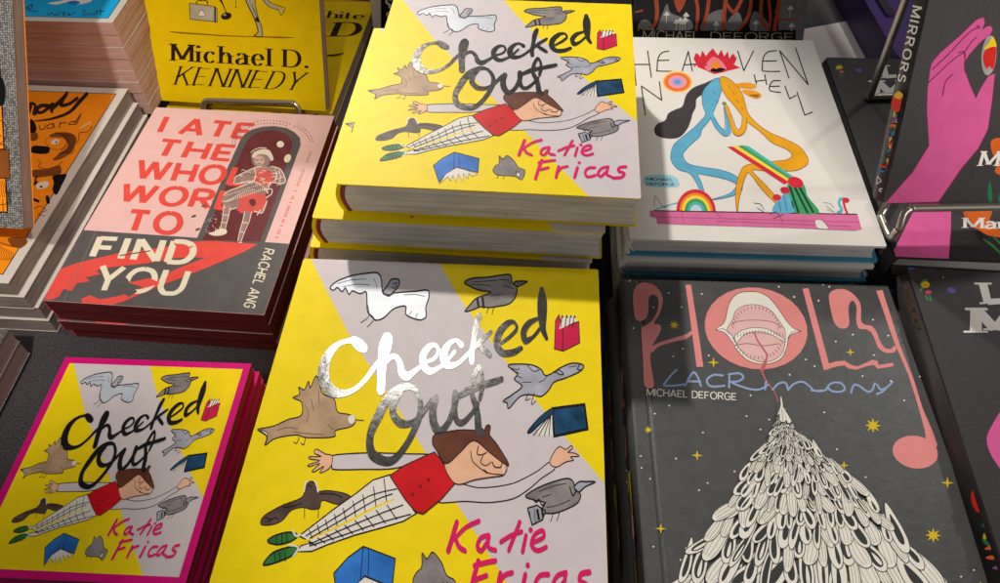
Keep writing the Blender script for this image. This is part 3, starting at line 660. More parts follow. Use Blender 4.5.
    for st in ([(138,372),(134,410),(128,440),(122,462)], [(164,372),(158,405),(148,440),(142,462)], [(222,388),(214,425),(202,465),(194,505)], [(250,388),(240,425),(222,465),(206,508)], [(140,400),(156,402)], [(132,430),(150,432)], [(212,430),(236,432)], [(204,466),(220,470)], [(98,470),(104,482)], [(150,532),(156,540)]):
        a.stroke(B3, CR, st, 3.2)
    for i in range(26):
        x = 60+70*R.random(); y = 395+75*R.random(); a.stroke(B3, CR, [(x, y), (x+2, y+8*R.random())], 1.6)
    a.ell(A1, IVORY, (655,245), 18, 16); a.ell(A1, IVORY, (690,315), 16, 22, .5)
    for x, y in ((505,140),(520,190),(552,168),(545,100),(585,80)): a.fill(A2, SLATE, [(x,y),(x+14,y-8),(x+20,y-2),(x+6,y+4)])
    # torn red streaks with cream lettering
    a.fill(PX, CORAL, [(42,300.5),(49,286),(58,270.5),(75,264),(100,258),(120,253),(145,250),(164,247.5),(183,241.5),(215,240.5),(258,243.4),(240,253),(206,267.5),(180,278),(164,284),(140,294),(125,301),(107,306.5),(81,305),(80,300),(88,296),(99,300),(120,296),(146,286),(172,271),(188,264),(206,257),(190,257),(175,258),(146,263.5),(112,267.5),(95,271),(100,275),(84,278),(89,282),(75.7,284),(70,292),(62,290),(58,297),(50,301)], False)
    a.text(IVORY, 'FIND', [(100,237.5),(197,241.8),(190,263.5),(91.5,257)], .21, gap=.33)
    a.text(IVORY, 'YOU', [(102,266.5),(188.5,271),(180,293.6),(92,290.5)], .18, gap=.24)
    a.fill(PX, SLATE, [(119,276),(126,278),(137,292),(128,297),(114,288)], False); a.fill(PX, CORAL, [(128,283),(150,278),(160,283),(146,288)], False)
    a.stroke(PX, CORAL, [(175,243.5,1.6),(184,249,2.4),(193,246,1)]); a.stroke(PX, SLATE, [(120,256),(150,251)], 1.2)
    a.text(IVORY, 'RACHEL ANG', [(274.4,249.2),(253.5,307),(243.5,305),(265,247.4)], .15, gap=.26)
    # small print round the arch and up the right side
    for ring, (dr, n_) in enumerate(((3.2, 34), (6, 36))):
        for i in range(n_):
            t_ = pi*(.98-1.02*i/n_)+.15
            x = 270+(31+dr)*cos(t_)+(6 if t_ < 1 else 0); y = 143-(17+dr)*sin(t_)
            a.stroke(PX, ink((120, 70, 66)), [(x, y), (x+.9+.5*random.random(), y+.3+.8*random.random())], .8, False, False)
    for i in range(46):
        t_ = i/46; x = 312-36*t_; y = 150+88*t_
        if random.random() < .86: a.stroke(PX, CORAL if t_ > .35 else ink((150, 100, 92)), [(x-1.4, y), (x+1.4, y+.5)], 1.0 if t_ > .35 else .7, False, False)
    a.stroke(PX, ink((128, 122, 118)), [(95.5,231.5),(62,302)], .6, False, False)
    return a
PG_RED = pages_mat('pages_dark_red', (100, 36, 36), .62)
it_ = .0117
ia = paperback(IW, IH, it_, ROSE, PG_RED, back=ink((80, 26, 28)), spine=CORAL, top_fn=art_top(ia_cover(), None, (.0001, IW-.0001, .0001, IH-.0001)))
g = 'pink and grey paperbacks with dark red page edges'
for i, (dx, dy, ro) in enumerate([(0, 0, 0), (.0008, .0006, -.1), (-.0005, -.0004, .2), (.003, .0012, -.2)]):
    place(ia, shift(IA_M, dx, dy, -(it_+.0002)*(i+1), ro), 'pink and grey paperback with dark red pages and coral capitals, topmost of its stack' if i == 0 else 'dark red edged paperback, %s from the top of the coral-lettered stack' % ORD[i], g)
print('IATE', IW, IH, 'mini', MW, MHH, 'girl', CW, CH)

# ================================================================== ARTWORK 3: dark cover with the pink lettering and the tree of drops
HO_PX = [(625, 280), (891.5, 284.5), (990, 583), (640, 583)]
HO_M, HW, HHc = flat_frame(HO_PX, .392)
e = HHc; HHc = HW*1.28
HO_M = HO_M @ Matrix.Translation((0, e-HHc, 0))
uv_ho = homography(HO_PX, [(0, HHc), (HW, HHc), (HW, HHc-e), (0, HHc-e)])
Q1 = Zm(610, 250, 4.985); Q2 = Zm(780, 250, 4.486); Q3 = Zm(600, 360, 2.614); Q4 = Zm(780, 360, 2.614); Q5 = Zm(600, 240, 1.7)
CHAR = mat('charcoal_cover', (74, 76, 74), .38, .1, 120, bump=.3, bscale=260)
PNK = ink((232, 146, 142), .03); SKYB = ink((150, 172, 214)); GOLD = ink((226, 192, 40)); BONE = ink((240, 236, 224), .03); PALEP = ink((234, 190, 186), .03); DKLINE = ink((70, 66, 62)); HOLE = ink((66, 68, 66))
def star(a, c, r, n=4, m=None):
    pts = []
    for i in range(2*n):
        rr = r if i % 2 == 0 else r*(.26 if n == 4 else .42); t_ = pi/2+pi*i/n
        pts.append((c[0]+rr*cos(t_), c[1]-rr*sin(t_)*.92))
    a.fill(PX, m or GOLD, pts, False)
def holy_cover():
    a = Art(uv_ho); R = random.Random(11)
    a.fill(Q1, PNK, [(180,690),(175,583),(171,470),(171,400),(198,380),(225,360),(248,325),(261,282),(258,243),(240,228),(222,232),(211,252),(209,300),(202,335),(185,355),(160,362),(140,345),(134,300),(132,260),(135,215),(150,184),(172,170),(200,167),(245,182),(276,220),(283,262),(265,322),(235,372),(262,378),(271,402),(245,450),(222,490),(212,540),(216,600),(226,690)])
    a.fill(Q1, PNK, [(214,500),(245,476),(330,446),(395,426),(426,408),(426,425),(392,450),(322,468),(255,490),(222,520)])
    a.fill(Q1, PNK, [(400,177),(428,175),(456,390),(480,588),(446,590),(424,390)], False)
    a.ell(PX, PNK, (760, 328.5), 51.5, 41, .12)
    a.fill(Q1, BONE, [(546,400),(580,375),(598,345),(610,290),(632,245),(668,216),(715,208),(770,212),(820,240),(862,292),(900,350),(935,388),(972,404),(930,416),(908,440),(898,490),(870,540),(820,565),(760,569),(700,550),(650,500),(620,450),(590,415)], line=DKLINE, lw=.6)
    a.fill(Q1, PALEP, [(604,398),(632,350),(650,305),(690,280),(740,272),(790,282),(832,308),(866,355),(892,400),(892,450),(880,505),(840,545),(775,560),(712,540),(662,492),(628,430)], line=DKLINE, lw=.5)
    for i in range(19):
        t_ = pi*(.02+.96*i/18); x = 748+120*cos(t_); y = 385-104*sin(t_); a.stroke(Q1, DKLINE, [(x, y), (x-9*cos(t_), y+13)], 2.6)
        x = 757+125*cos(t_); y = 440+105*sin(t_); a.stroke(Q1, DKLINE, [(x, y), (x-9*cos(t_), y-13)], 2.6)
    a.fill(Q1, BONE, [(640,440),(650,420),(690,398),(745,388),(810,396),(860,425),(893,450),(880,452),(830,425),(760,408),(700,418),(668,445),(650,465)], line=DKLINE, lw=.5)
    for i in range(16): x = 655+15*i; a.stroke(Q1, DKLINE, [(x, 418-18*sin(pi*i/16)), (x+3, 436-20*sin(pi*i/16))], 2.4)
    a.stroke(Q1, DKLINE, [(625,375),(660,358),(740,350),(830,358),(878,385)], 2.4); a.stroke(Q1, DKLINE, [(640,480),(700,468),(780,478),(860,466)], 2.4)
    a.stroke(Q1, DKLINE, [(905,440),(930,405),(972,404)], 2.4); a.stroke(Q1, DKLINE, [(548,400),(590,398),(612,420)], 2.4)
    ROS = ink((196, 106, 108))
    a.stroke(Q1, ROS, [(740,415,8),(752,448,8),(776,485,9),(801,522,9),(793,560,9),(778,600,10)], smooth=False)
    a.stroke(Q3, ROS, [(441,0,5),(429,28,5),(443,58,4),(462,82,3.5),(472,108,3)], smooth=False)
    # L and Y
    a.fill(Q2, PNK, [(123,171),(150,169),(232,505),(262,496),(300,491),(335,512),(360,515),(385,504),(425,485),(446,490),(450,508),(480,503),(513,497),(517,511),(480,519),(446,525),(430,508),(400,514),(350,531),(318,526),(300,512),(265,518),(209,536)], False)
    a.fill(Q2, PNK, [(239,205),(252,182),(280,172),(312,174),(345,192),(372,225),(380,262),(378,310),(392,328),(425,336),(445,362),(458,398),(478,430),(505,436),(520,422),(531,432),(516,452),(480,452),(450,430),(436,392),(420,362),(398,350),(368,346),(357,310),(360,255),(348,226),(334,228),(324,260),(326,325),(310,346),(285,346),(262,325),(247,270)])
    a.fill(PX, PNK, [(879.9,289.6),(886,289),(901.5,343),(914.5,378),(922,405),(931,427),(935.5,441),(932,452),(925,444),(924,428),(917,400),(909,372),(896,340)], False)
    a.ell(PX, PNK, (914, 449), 22, 16.2, .12)
    # thin blue script
    w = 5.2
    for st in ([(206,31),(192,44),(176,64),(172,71),(180,73),(200,72),(230,68)], [(228,72),(240,50),(252,36),(262,48),(270,72)], [(238,60),(268,60)], [(328,43),(304,42),(286,56),(296,72),(332,70)],
               [(346,40),(344,74)], [(344,40),(372,37),(382,48),(368,58),(350,60),(372,70),(400,78),(424,78),(446,66)], [(441,58),(438,78)],
               [(458,78),(474,62),(492,60),(498,78)], [(498,78),(514,62),(536,56),(552,66),(566,78),(590,78)]):
        a.stroke(Q3, SKYB, [(p[0], p[1]) for p in st], w)
    for st in ([(88,78),(110,80),(126,76),(128,70)], [(174,68),(164,58),(146,57),(132,66),(138,78),(158,81),(172,76),(174,68)], [(190,82),(198,62),(212,64),(232,78),(244,74),(252,56)], [(258,60),(266,72),(282,66),(297,52)], [(282,66),(270,78),(256,84)]):
        a.stroke(Q4, SKYB, st, w)
    a.text(BONE, 'MICHAEL DEFORGE', [(648.5,391),(738.5,394),(738.5,401.2),(648,398.2)], .12, gap=.2)
    # stars and dots
    for c, r, n in (((677.8,326.2),5.2,8),((716.5,363.5),6,4),((853,351),4.6,4),((873.5,423.5),8.2,8),((844,464),5.2,4),((944.5,478.5),6.5,4),((929.5,531),8,8),((697.5,457.8),6,4),((658.5,533.5),6,4),((974,579),5,4),((648.5,433),4.2,8)):
        star(a, c, r, n)
    for x, y in ((633.5,282),(673,294),(706.5,294.5),(657,308.5),(685.5,308),(676,358),(712,356.5),(686,350),(784,286.5),(799,296.5),(828,284),(834,286),(823,300),(876,318.5),(890.5,334),(856,333.5),(839,340.5),(876,353.5),(809,359),(817.5,365.5),(792.5,374.5),(892,379),(864.5,374.5),
                 (636,330),(670.5,408),(655.5,416.5),(748.5,417),(762,430),(704,420.5+14),(676,461.5),(707.5,485.5),(698.5,493),(735,473),(640.5,472),(649,483),(650.5,552),(684,552.5),(678,564.5),(826,411.5),(904.5,398),(837.5,448),(865,475),(920.5,374),(950,462),(971,530),(955.5,571),(968,564),(753,396),(771,420),(640,460)):
        a.ell(PX, BONE, (x, y), .95, .85, n=8)
    # tree of drops: rows from the bottom up so the higher ones lie on top
    def edges(y):
        Lp = [(402,781.5),(420,778),(440,770),(475,744),(534,706),(583,675),(640,640),(700,600)]; Rp = [(402,783),(420,788),(434,797),(481,853),(528,894),(583,944),(640,985),(700,1030)]
        def ip(P):
            for (y0, x0), (y1, x1) in zip(P, P[1:]):
                if y <= y1: return x0+(x1-x0)*(y-y0)/(y1-y0)
            return P[-1][1]
        return ip(Lp), ip(Rp)
    y = 664.0; rows = []
    while y > 410: rows.append(y); y -= max(3.6, (y-400)*.125)
    for k, y in enumerate(rows):
        l, r_ = edges(y); size = max(6, (y-396)*.31+2); wd = size*.30
        items = []; x = l+wd*R.uniform(.1, .6)
        while x < r_: items.append(x); x += wd*R.uniform(.55, 1.05)
        R.shuffle(items)
        for x in items:
            f = (x-(l+r_)/2)/max(1, (r_-l)/2); lean = f*.72+R.gauss(0, .16); sz = size*R.uniform(.6, 1.2); ww = wd*R.uniform(.65, 1.3); bend = R.uniform(-.25, .25); yy = y+R.uniform(-.1, .1)*size
            def dp(u, v, sz=sz, ww=ww, x=x, y=yy, lean=lean, bend=bend):    # u across -1..1, v along 0..1
                al = (v-.72)*sz; ac = u*ww*.56+bend*sz*(v-.5)**2
                return (x+al*sin(lean)+ac*cos(lean), y+al*cos(lean)-ac*sin(lean))
            def drop(s, c=.5, sh=0.0, th=1.0):
                o = []
                for q in range(11):
                    t_ = 2*pi*q/11; vv = .5-.5*cos(t_); uu = sin(t_)*(.42+.58*vv)*th
                    o.append(dp(uu*s+sh, c+(vv-.5)*s))
                return o
            a.fill(PX, BONE, drop(1.0), True, 3, line=HOLE, lw=max(.4, size*.014))
            q_ = R.random(); LN = ink((112, 108, 100))
            if size > 9:
                if q_ < .27: a.fill(PX, HOLE, drop(R.uniform(.55, .74), R.uniform(.5, .58), R.uniform(-.1, .1), .8), True, 2)
                elif q_ < .4:
                    a.fill(PX, HOLE, drop(.64, .56), True, 2); a.fill(PX, BONE, drop(.36, .66, .08, .7), True, 2)
                elif q_ < .52: a.fill(PX, HOLE, drop(.42, .7, R.uniform(-.2, .2), .7), True, 2); a.stroke(PX, LN, [dp(0, .1), dp(.15, .4)], .4, caps=False, n=2)
                else:
                    for uu in (-.62, -.3, .1, .5): a.stroke(PX, LN, [dp(uu*.4, .08), dp(uu, .45), dp(uu*1.0, .74), dp(uu*.7, .9)], .38, caps=False, n=3)
            elif q_ < .4: a.fill(PX, HOLE, drop(.6, .56, 0, .8), False)
    a.stroke(PX, BONE, [(781.6,400,1.0),(782.2,408,1.8),(781.5,414,3),(783,422,6)]); a.stroke(PX, BONE, [(782,410,1.5),(786,417,2.5),(789,424,4)]); a.stroke(PX, HOLE, [(782,412),(783,424)], .5)
    return a
HT = .021
GRAPE = ink((122, 84, 128), .3); PG_G = pages_mat('pages_grey', (176, 172, 170), .7)
def holy_spine(mb, t):
    R = random.Random(5)
    for i in range(16):
        y = R.uniform(.01, HHc-.02); z0 = R.uniform(.003, t*.5); m = (PNK, GRAPE, GOLD, GRAPE)[i % 4]; h_ = R.uniform(.008, .03)
        mb.poly([(-.00285, y, z0), (-.00285, y, z0+.006), (-.00285, y+h_, z0+.007), (-.00285, y+h_, z0+.002)], m)
holy = hardcover(HW, HHc, HT, CHAR, PG_G, CHAR, top_fn=art_top(holy_cover(), None, (.0001, HW-.0001, .0001, HHc-.0001)), spine=CHAR, spine_fn=holy_spine, groove=True)
# a pressed hinge line beside the spine is part of the front board
g = 'charcoal hardcovers with pink lettering'
for i, (dx, dy, ro) in enumerate([(0, 0, 0), (-.0055, .0012, .2), (-.0085, .0005, -.2), (-.0105, .002, 0), (-.0075, 0, .2)]):
    place(holy, shift(HO_M, dx, dy, -(HT+.0002)*(i+1), ro), 'charcoal hardcover with pink bubble letters and a tree of white drops, topmost of its stack' if i == 0 else 'charcoal hardcover, %s from the top under the white drop tree copy' % ORD[i], g)
print('HOLY', HW, HHc, 'bottom of the photo at', e)

# ================================================================== ARTWORK 4: white cover with the two bending figures
HN_PX = [(622, 37), (814.5, 40), (883.6, 243.6), (626, 241)]
HN_PX[0] = (617, 37)
HN_M, NW, NH = flat_frame(HN_PX, .375)
uv_hn = homography(HN_PX, [(0, NH), (NW, NH), (NW, 0), (0, 0)])
P1 = Zm(630, 0, 4.985); P2 = Zm(620, 100, 3.168); P3 = Zm(620, 0, 2.632)
SHEET = mat('white_cover', (226, 222, 214), .4, .02, 30); AQUA = ink((96, 172, 204), .08); MARI = ink((226, 160, 34), .08); ORG = ink((240, 138, 40)); FLAME = ink((212, 44, 62), .08)
BPINK = ink((214, 112, 158), .08); LIMEY = ink((244, 214, 70)); GRN = ink((64, 160, 96)); TEAL = ink((84, 180, 170)); DKGRN = ink((34, 66, 58)); GRHAIR = ink((66, 60, 64), .08)
def hnh_cover():
    a = Art(uv_hn); w = 6
    L_ = ink((40, 38, 40))
    for st, sm in (([(28,255),(32,330),(38,425)], 0), ([(30,322),(110,322)], 0), ([(102,255),(116,385)], 0),
               ([(207,255),(172,264),(152,295),(147,340),(150,354),(222,355)], 1), ([(152,302),(206,300)], 0), ([(305,256),(272,352)], 0), ([(305,256),(322,352)], 0), ([(284,323),(345,318)], 0),
               ([(551,254),(578,350)], 0), ([(578,350),(628,252)], 0), ([(742,250),(700,256),(676,285),(670,330),(676,351),(755,352)], 1), ([(674,302),(740,300)], 0), ([(757,250),(800,385)], 0), ([(757,250),(893,416)], 0), ([(893,416),(835,236)], 0),
               ([(65,430),(80,576)], 0), ([(65,430),(165,500)], 0), ([(165,500),(156,408)], 0), ([(629,370),(639,415)], 0), ([(681,370),(689,417)], 0), ([(634,402),(686,395)], 0),
               ([(757,398),(722,400),(705,422),(706,448),(757,456)], 1), ([(706,427),(752,425)], 0), ([(779,425),(801,487)], 0), ([(801,487),(832,470)], 0), ([(838,455),(873,567)], 0), ([(873,567),(911,552)], 0)):
        a.stroke(P1, L_, st, w, bool(sm))
    a.fill(P1, FLAME, [(330,292),(343,262),(362,292),(374,252),(388,286),(405,262),(427,240),(452,275),(470,246),(482,280),(502,254),(507,290),(526,264),(545,290),(530,320),(562,336),(520,346),(470,360),(430,368),(390,350),(350,334)], False)
    a.fill(P1, ink((232, 128, 140)), [(385,335),(405,300),(430,282),(465,300),(492,338),(470,352),(410,352)]); a.fill(P1, ORG, [(415,338),(440,300),(465,340)]); a.fill(P1, BLACK, [(412,352),(425,338),(440,342),(460,336),(488,344),(450,358)])
    for r_, m in ((1.3, ink((240, 214, 170))), (1.12, ORG), (.92, ink((222, 92, 60))), (.78, ink((236, 156, 120))), (.62, ink((224, 152, 186))), (.38, ink((150, 160, 214))), (.2, ink((96, 150, 200)))):
        a.ell(P1, m, (246,408), 62*r_, 44*r_)
    for st in ([(332,330),(352,318),(380,335)], [(545,335),(520,326),(500,338)], [(350,270),(372,300),(395,325)], [(530,278),(510,305),(488,325)], [(376,258),(395,292)], [(500,262),(486,292)]): a.stroke(P1, FLAME, st, 7)
    P4 = Zm(640, 60, 3.432); OUTB = ink((50, 110, 150)); OUTO = ink((150, 96, 20))
    a.fill(P4, GRHAIR, [(264,64),(230,78),(190,94),(164,120),(150,158),(125,170),(100,184),(90,206),(62,220),(50,240),(58,260),(92,270),(135,266),(163,238),(178,206),(184,184),(196,160),(200,132),(226,114),(252,88)])
    a.stroke(P4, AQUA, [(215,474,6),(120,494,5),(46,517,4)]);
    a.fill(P4, AQUA, [(262,64),(282,62),(288,82),(283,112),(268,150),(252,186),(237,212),(216,236),(206,262),(180,286),(156,310),(147,327),(157,350),(182,362),(230,370),(282,378),(326,396),(349,430),(336,456),(290,472),(240,480),(300,460),(328,432),(318,418),(280,405),(230,396),(196,392),(206,415),(216,452),(205,450),(185,412),(165,388),(130,377),(107,350),(106,320),(118,290),(150,262),(190,230),(213,206),(229,185),(219,150),(221,110),(240,84)], line=OUTB, lw=.6)
    a.stroke(P4, AQUA, [(250,188,13),(268,226,17),(290,248,19),(304,240,17),(304,212,13),(300,180,11),(296,152,9)]); a.stroke(P4, OUTB, [(244,194),(262,232),(288,258),(308,256),(314,240)], 2); a.stroke(P4, OUTB, [(258,196),(276,226),(290,238),(295,210),(292,160)], 2)
    a.fill(P4, MARI, [(283,58),(306,60),(336,84),(356,114),(366,150),(374,180),(396,208),(440,242),(500,268),(548,294),(573,330),(570,354),(536,374),(490,377),(440,379),(386,374),(393,390),(432,430),(478,487),(464,490),(414,440),(378,391),(366,387),(350,425),(336,480),(328,522),(324,470),(329,420),(344,380),(360,361),(400,351),(460,344),(504,338),(520,321),(500,301),(453,280),(413,242),(368,208),(348,182),(328,155),(298,120),(283,85)], line=OUTO, lw=.6)
    a.stroke(P4, MARI, [(364,190,13),(359,228,17),(342,248,18),(326,240,15),(316,210,13),(308,180,11),(299,152,9)]); a.stroke(P4, OUTO, [(370,196),(366,236),(346,258),(324,252),(310,215),(294,160)], 2); a.stroke(P4, OUTO, [(354,196),(350,226),(340,236),(330,226),(322,200),(306,156)], 2)
    a.ell(P4, ink((120, 140, 60)), (294, 148), 8, 6)
    for p in ((300,240),(310,262),(322,280),(290,225)): a.stroke(P3, ink((150, 96, 20)), [p, (p[0]+6, p[1]+7)], 1.5)
    for p in ((250,240),(256,262),(244,272)): a.stroke(P3, ink((50, 110, 150)), [p, (p[0]+5, p[1]+8)], 1.5)
    a.fill(P1, MARI, [(530,420),(565,413),(605,412),(637,424),(620,438),(570,436)], line=ORG, lw=.6); a.fill(P1, MARI, [(566,450),(600,448),(632,452),(660,470),(640,487),(600,475)], line=ORG, lw=.6); a.fill(P1, ink((150, 100, 40)), [(600,470),(650,468),(640,482)])
    for m, q in ((FLAME, [(340,147),(358,146),(532,256),(518,264)]), (LIMEY, [(358,146),(374,144),(538,250),(532,256)]), (GRN, [(374,144),(388,142),(543,245),(538,250)]), (TEAL, [(388,142),(408,144),(548,240),(543,245)])): a.fill(P2, m, q, False)
    for r_, m in ((1.0, FLAME), (.84, ORG), (.72, LIMEY), (.58, GRN), (.44, TEAL), (.3, ink((190, 215, 225)))):
        a.ell(P2, m, (236,355), 63*r_, 71*r_, 0, pi, 2*pi)
    a.fill(P2, BPINK, [(88,355),(745,355),(757,402),(735,407),(520,402),(110,397),(108,380),(88,374)], False); a.stroke(P2, BLACK, [(100,355),(742,355)], 3.4, False)
    for p, q in (((110,375),(750,380)), ((300,385),(720,394)), ((190,357),(195,390)), ((300,357),(312,372)), ((500,357),(510,388))): a.stroke(P2, ink((150, 60, 110)), [p, q], 1.6, False)
    a.fill(P2, SHEET, [(612,377),(632,376),(652,398),(648,404),(618,401)], line=LINE, lw=.4)
    a.fill(P2, GRN, [(528,262),(577,262),(590,300),(625,353),(548,353),(535,310)]); 
    for p, q in (((535,272),(560,352)), ((550,272),(588,352)), ((565,272),(606,350)), ((540,320),(545,352))): a.stroke(P2, DKGRN, [p, q], 7, False)
    a.ell(P2, FLAME, (553,257), 25, 17, .3); a.fill(P2, AQUA, [(480,353),(492,318),(510,300),(520,290),(534,298),(540,330),(546,353)]); a.stroke(P2, LINE, [(515,300),(525,350)], 1.6); a.stroke(P2, LINE, [(500,322),(505,350)], 1.6)
    a.ell(P2, FLAME, (493,306), 14, 10); a.ell(P2, FLAME, (519,283), 15, 11, .2)
    a.stroke(P2, AQUA, [(684,350),(696,342),(688,322),(692,308),(702,306)], 8); a.stroke(P2, FLAME, [(712,350),(706,335),(702,318)], 7); a.ell(P2, FLAME, (709,311), 11, 8)
    for st in ([(420,325),(440,328),(452,345)], [(430,340),(450,352)], [(640,320),(660,322),(672,335)], [(648,330),(668,345)], [(650,342),(675,350)], [(102,340),(106,308),(125,335),(140,345)], [(470,360),(490,352),(500,366),(515,356)], [(480,374),(498,366)]):
        a.stroke(P2, LINE, st, 1.6)
    a.fill(P2, ink((150, 206, 224)), [(78,244),(160,240),(184,262),(170,278),(80,275)]); T1 = ink((30, 52, 62))
    a.text(T1, 'MICHAEL', [(80,249),(165,250),(166,259),(81,258)], .16, Z=P2); a.text(T1, 'DEFORGE', [(80,264),(170,265),(171,274),(81,273)], .16, Z=P2)
    return a
NT = .017
PG_L = pages_mat('pages_light', (214, 210, 206), .75)
BACKB = ink((72, 150, 184), .05)
hnb = (.0001, NW-.0001, .0001, NH-.0001)
hn = hardcover(NW, NH, NT, SHEET, PG_L, SHEET, back=BACKB, spine=SHEET, top_fn=art_top(hnh_cover(), None, hnb), groove=False, board=.0018)
g = 'white hardcovers with two bending figures'
for i, (dx, dy, ro) in enumerate([(0, 0, 0), (-.0025, -.004, .0), (.001, .003, .2), (-.002, .002, 0), (0, 0, 0)]):
    place(hn, shift(HN_M, dx, dy, -(NT+.0002)*(i+1), ro), 'white hardcover with a blue and an orange bending figure, topmost of its stack' if i == 0 else 'white hardcover with blue back, %s from the top under the bending figures' % ORD[i], g)
print('HNH', NW, NH)

# ================================================================== ARTWORK 5: black cover with the pink hand
MS_TL, MS_BL = (826, 57), (896, 256.5)
a_, b_ = at(MS_TL, H0-.378), at(MS_BL, H0-.378)
KH = (a_-b_).length; KW = KH/1.33; yaw = atan2((a_-b_).y, (a_-b_).x)-pi/2
def frame_from_bl(b, yaw):
    return Matrix(((cos(yaw), -sin(yaw), 0, b.x), (sin(yaw), cos(yaw), 0, b.y), (0, 0, 1, b.z), (0, 0, 0, 1)))
MS_M = frame_from_bl(b_, yaw)
FS_M = frame_from_bl(at((907, 267), H0-.378), yaw-radians(1.5)) @ Matrix.Translation((0, -KH, 0))
BLKC = mat('black_cover', (44, 40, 41), .5, .08, 200, bump=.2, bscale=600); HANDP = ink((216, 94, 154), .06); TANG = ink((222, 104, 36), .1); FOILW = ink((236, 232, 224)); WARM = ink((214, 44, 34), .1)
M1 = Zm(800, 0, 4.985); M2 = Zm(830, 110, 3.64); M3 = Zm(780, 250, 4.486)
TT = .024
def flowers(a):
    a.ell(M3, ink((58, 92, 170)), (590,76), 15, 10); a.ell(M3, ink((226, 190, 30)), (652,155), 20, 15); a.ell(M3, ink((236, 150, 40)), (655,158), 9, 7); a.ell(M3, ink((226, 96, 120)), (668,188), 14, 10); a.ell(M3, ink((126, 96, 180)), (770,180), 20, 12, .3)
    LF = ink((60, 130, 70))
    for p, q in (((630,150),(645,135)), ((638,172),(630,180)), ((655,205),(664,222)), ((672,206),(678,224)), ((640,140),(660,134))): a.stroke(M3, LF, [p, q], 8)
    a.ell(M3, ink((196, 176, 60)), (733,122), 3, 3)
SPX = -.00235
def spine_px(M):
    Mi = M.inverted(); e_ = Mi @ EYE; R_ = Mi.to_3x3()
    def f(p):
        d = R_ @ ray(p); k = (SPX-e_.x)/d.x; return (e_.y+d.y*k, e_.z+d.z*k)
    return f
def spine_into(a, mb, lo, hi, y1):
    """lay the spine artwork on the spine's own surface"""
    k = 0
    for m, polys, _ in a.items:
        k += 1
        for p in polys:
            p = clip_poly(p, (.0005, y1, lo, hi))
            if len(p) > 2: mb.poly([(SPX-k*8e-6, q[0], q[1]) for q in p], m)
LEAFC = [WARM, TANG, ink((44, 110, 150)), ink((40, 120, 70)), ink((214, 178, 40)), ink((150, 90, 160)), ink((30, 120, 130))]
def leaf_col(a, c0, c1, wid, n, seed, col=None):
    R = random.Random(seed)
    for i in range(n):
        f = (i+.5)/n; x = c0[0]+(c1[0]-c0[0])*f+R.uniform(-.5, .5)*wid; y = c0[1]+(c1[1]-c0[1])*f
        an = R.uniform(0, pi); l_ = wid*R.uniform(.3, .5); q = [(x+l_*cos(an), y+l_*sin(an)), (x+l_*.35*cos(an+1.57), y+l_*.35*sin(an+1.57)), (x-l_*cos(an), y-l_*sin(an)), (x-l_*.35*cos(an+1.57), y-l_*.35*sin(an+1.57))]
        a.fill(PX, LEAFC[R.randrange(7)], q, True)
def spine_display(mb, t):
    a = Art(spine_px(MI_M @ Matrix.Translation((0, 0, -TD))))
    a.text(FOILW, 'MIRRORS', [(922.3,8),(904.6,82.5),(898,80.5),(912.6,6)], .16, gap=.4)
    a.ell(PX, WARM, (897.5, 103), 6, 9, .15); a.fill(PX, ink((226, 180, 50)), [(894,96),(899,91),(904,96),(899,99)])
    leaf_col(a, (897, 113), (884, 172), 9, 26, 3)
    a.stroke(PX, FOILW, [(878,176),(882,181),(877,184),(878,176)], .7, False); a.ell(PX, FOILW, (881.5,190), 2, 2); a.ell(PX, BLKC, (881.5,190), 1.2, 1.2)
    spine_into(a, mb, .0015, t-.0015, KH*.99)
def spine_front(mb, t):
    a = Art(spine_px(FS_M @ Matrix.Translation((0, 0, -TT))))
    SHADE_BR = ink((104, 74, 44))  # white spine lettering, painted brown for the shadow it lies in
    a.text(SHADE_BR, 'MIRRORS', [(912,284),(923,325),(914,325),(903,286)], .16, gap=.3)
    a.ell(PX, WARM, (977,501), 5, 12, -.25); leaf_col(a, (984, 520), (1012, 600), 13, 16, 5)
    leaf_col(a, (1012, 600), (1060, 760), 14, 20, 6)
    spine_into(a, mb, .0015, t-.0015, KH*.99)
def spine_mid(mb, t):
    a = Art(spine_px(MS_M @ Matrix.Translation((0, 0, -TT))))
    a.stroke(PX, FOILW, [(879,246),(883,250),(880,254),(879,246)], .7, False); a.ell(PX, FOILW, (884.5,247), 2.2, 2.2); a.ell(PX, BLKC, (884.5,247), 1.4, 1.4)
    spine_into(a, mb, .0015, t-.0015, KH*.99)
def hand_front():
    a = Art(uv_front)
    flowers(a)
    a.text(FOILW, 'L', [(983,283),(998,283),(1002,302),(988,303)], .3, serif=True)
    a.text(FOILW, 'M', [(976,308),(1012,308),(1016,332),(976,332)], .26, serif=True)
    a.fill(PX, HANDP, [(1010,406),(1002,410),(994,422),(987,437),(990,452),(1000,468),(1012,480),(1060,520),(1110,500),(1080,420)]); a.stroke(PX, ink((140, 50, 100)), [(1010,425),(1002,440),(1008,462)], .8)
    return a
uv_front = plane_uv(FS_M)
kb = (.0001, KW-.0001, .0001, KH-.0001)
front = hardcover(KW, KH, TT, BLKC, PG_G, BLKC, top_fn=art_top(hand_front(), None, kb), groove=False, spine_fn=spine_front)
g = 'black hardcovers with a pink hand on the cover'
for i in range(4):
    place(front, shift(FS_M, [0, -.002, .001, 0][i], [0, .001, 0, .002][i], -(TT+.0002)*(i+1), [0, .3, -.2, 0][i]), 'black hardcover with small flowers and shining white capitals, topmost of the near right stack' if i == 0 else 'black hardcover with flowery spine, %s from the top of the near right stack' % ORD[i], g)
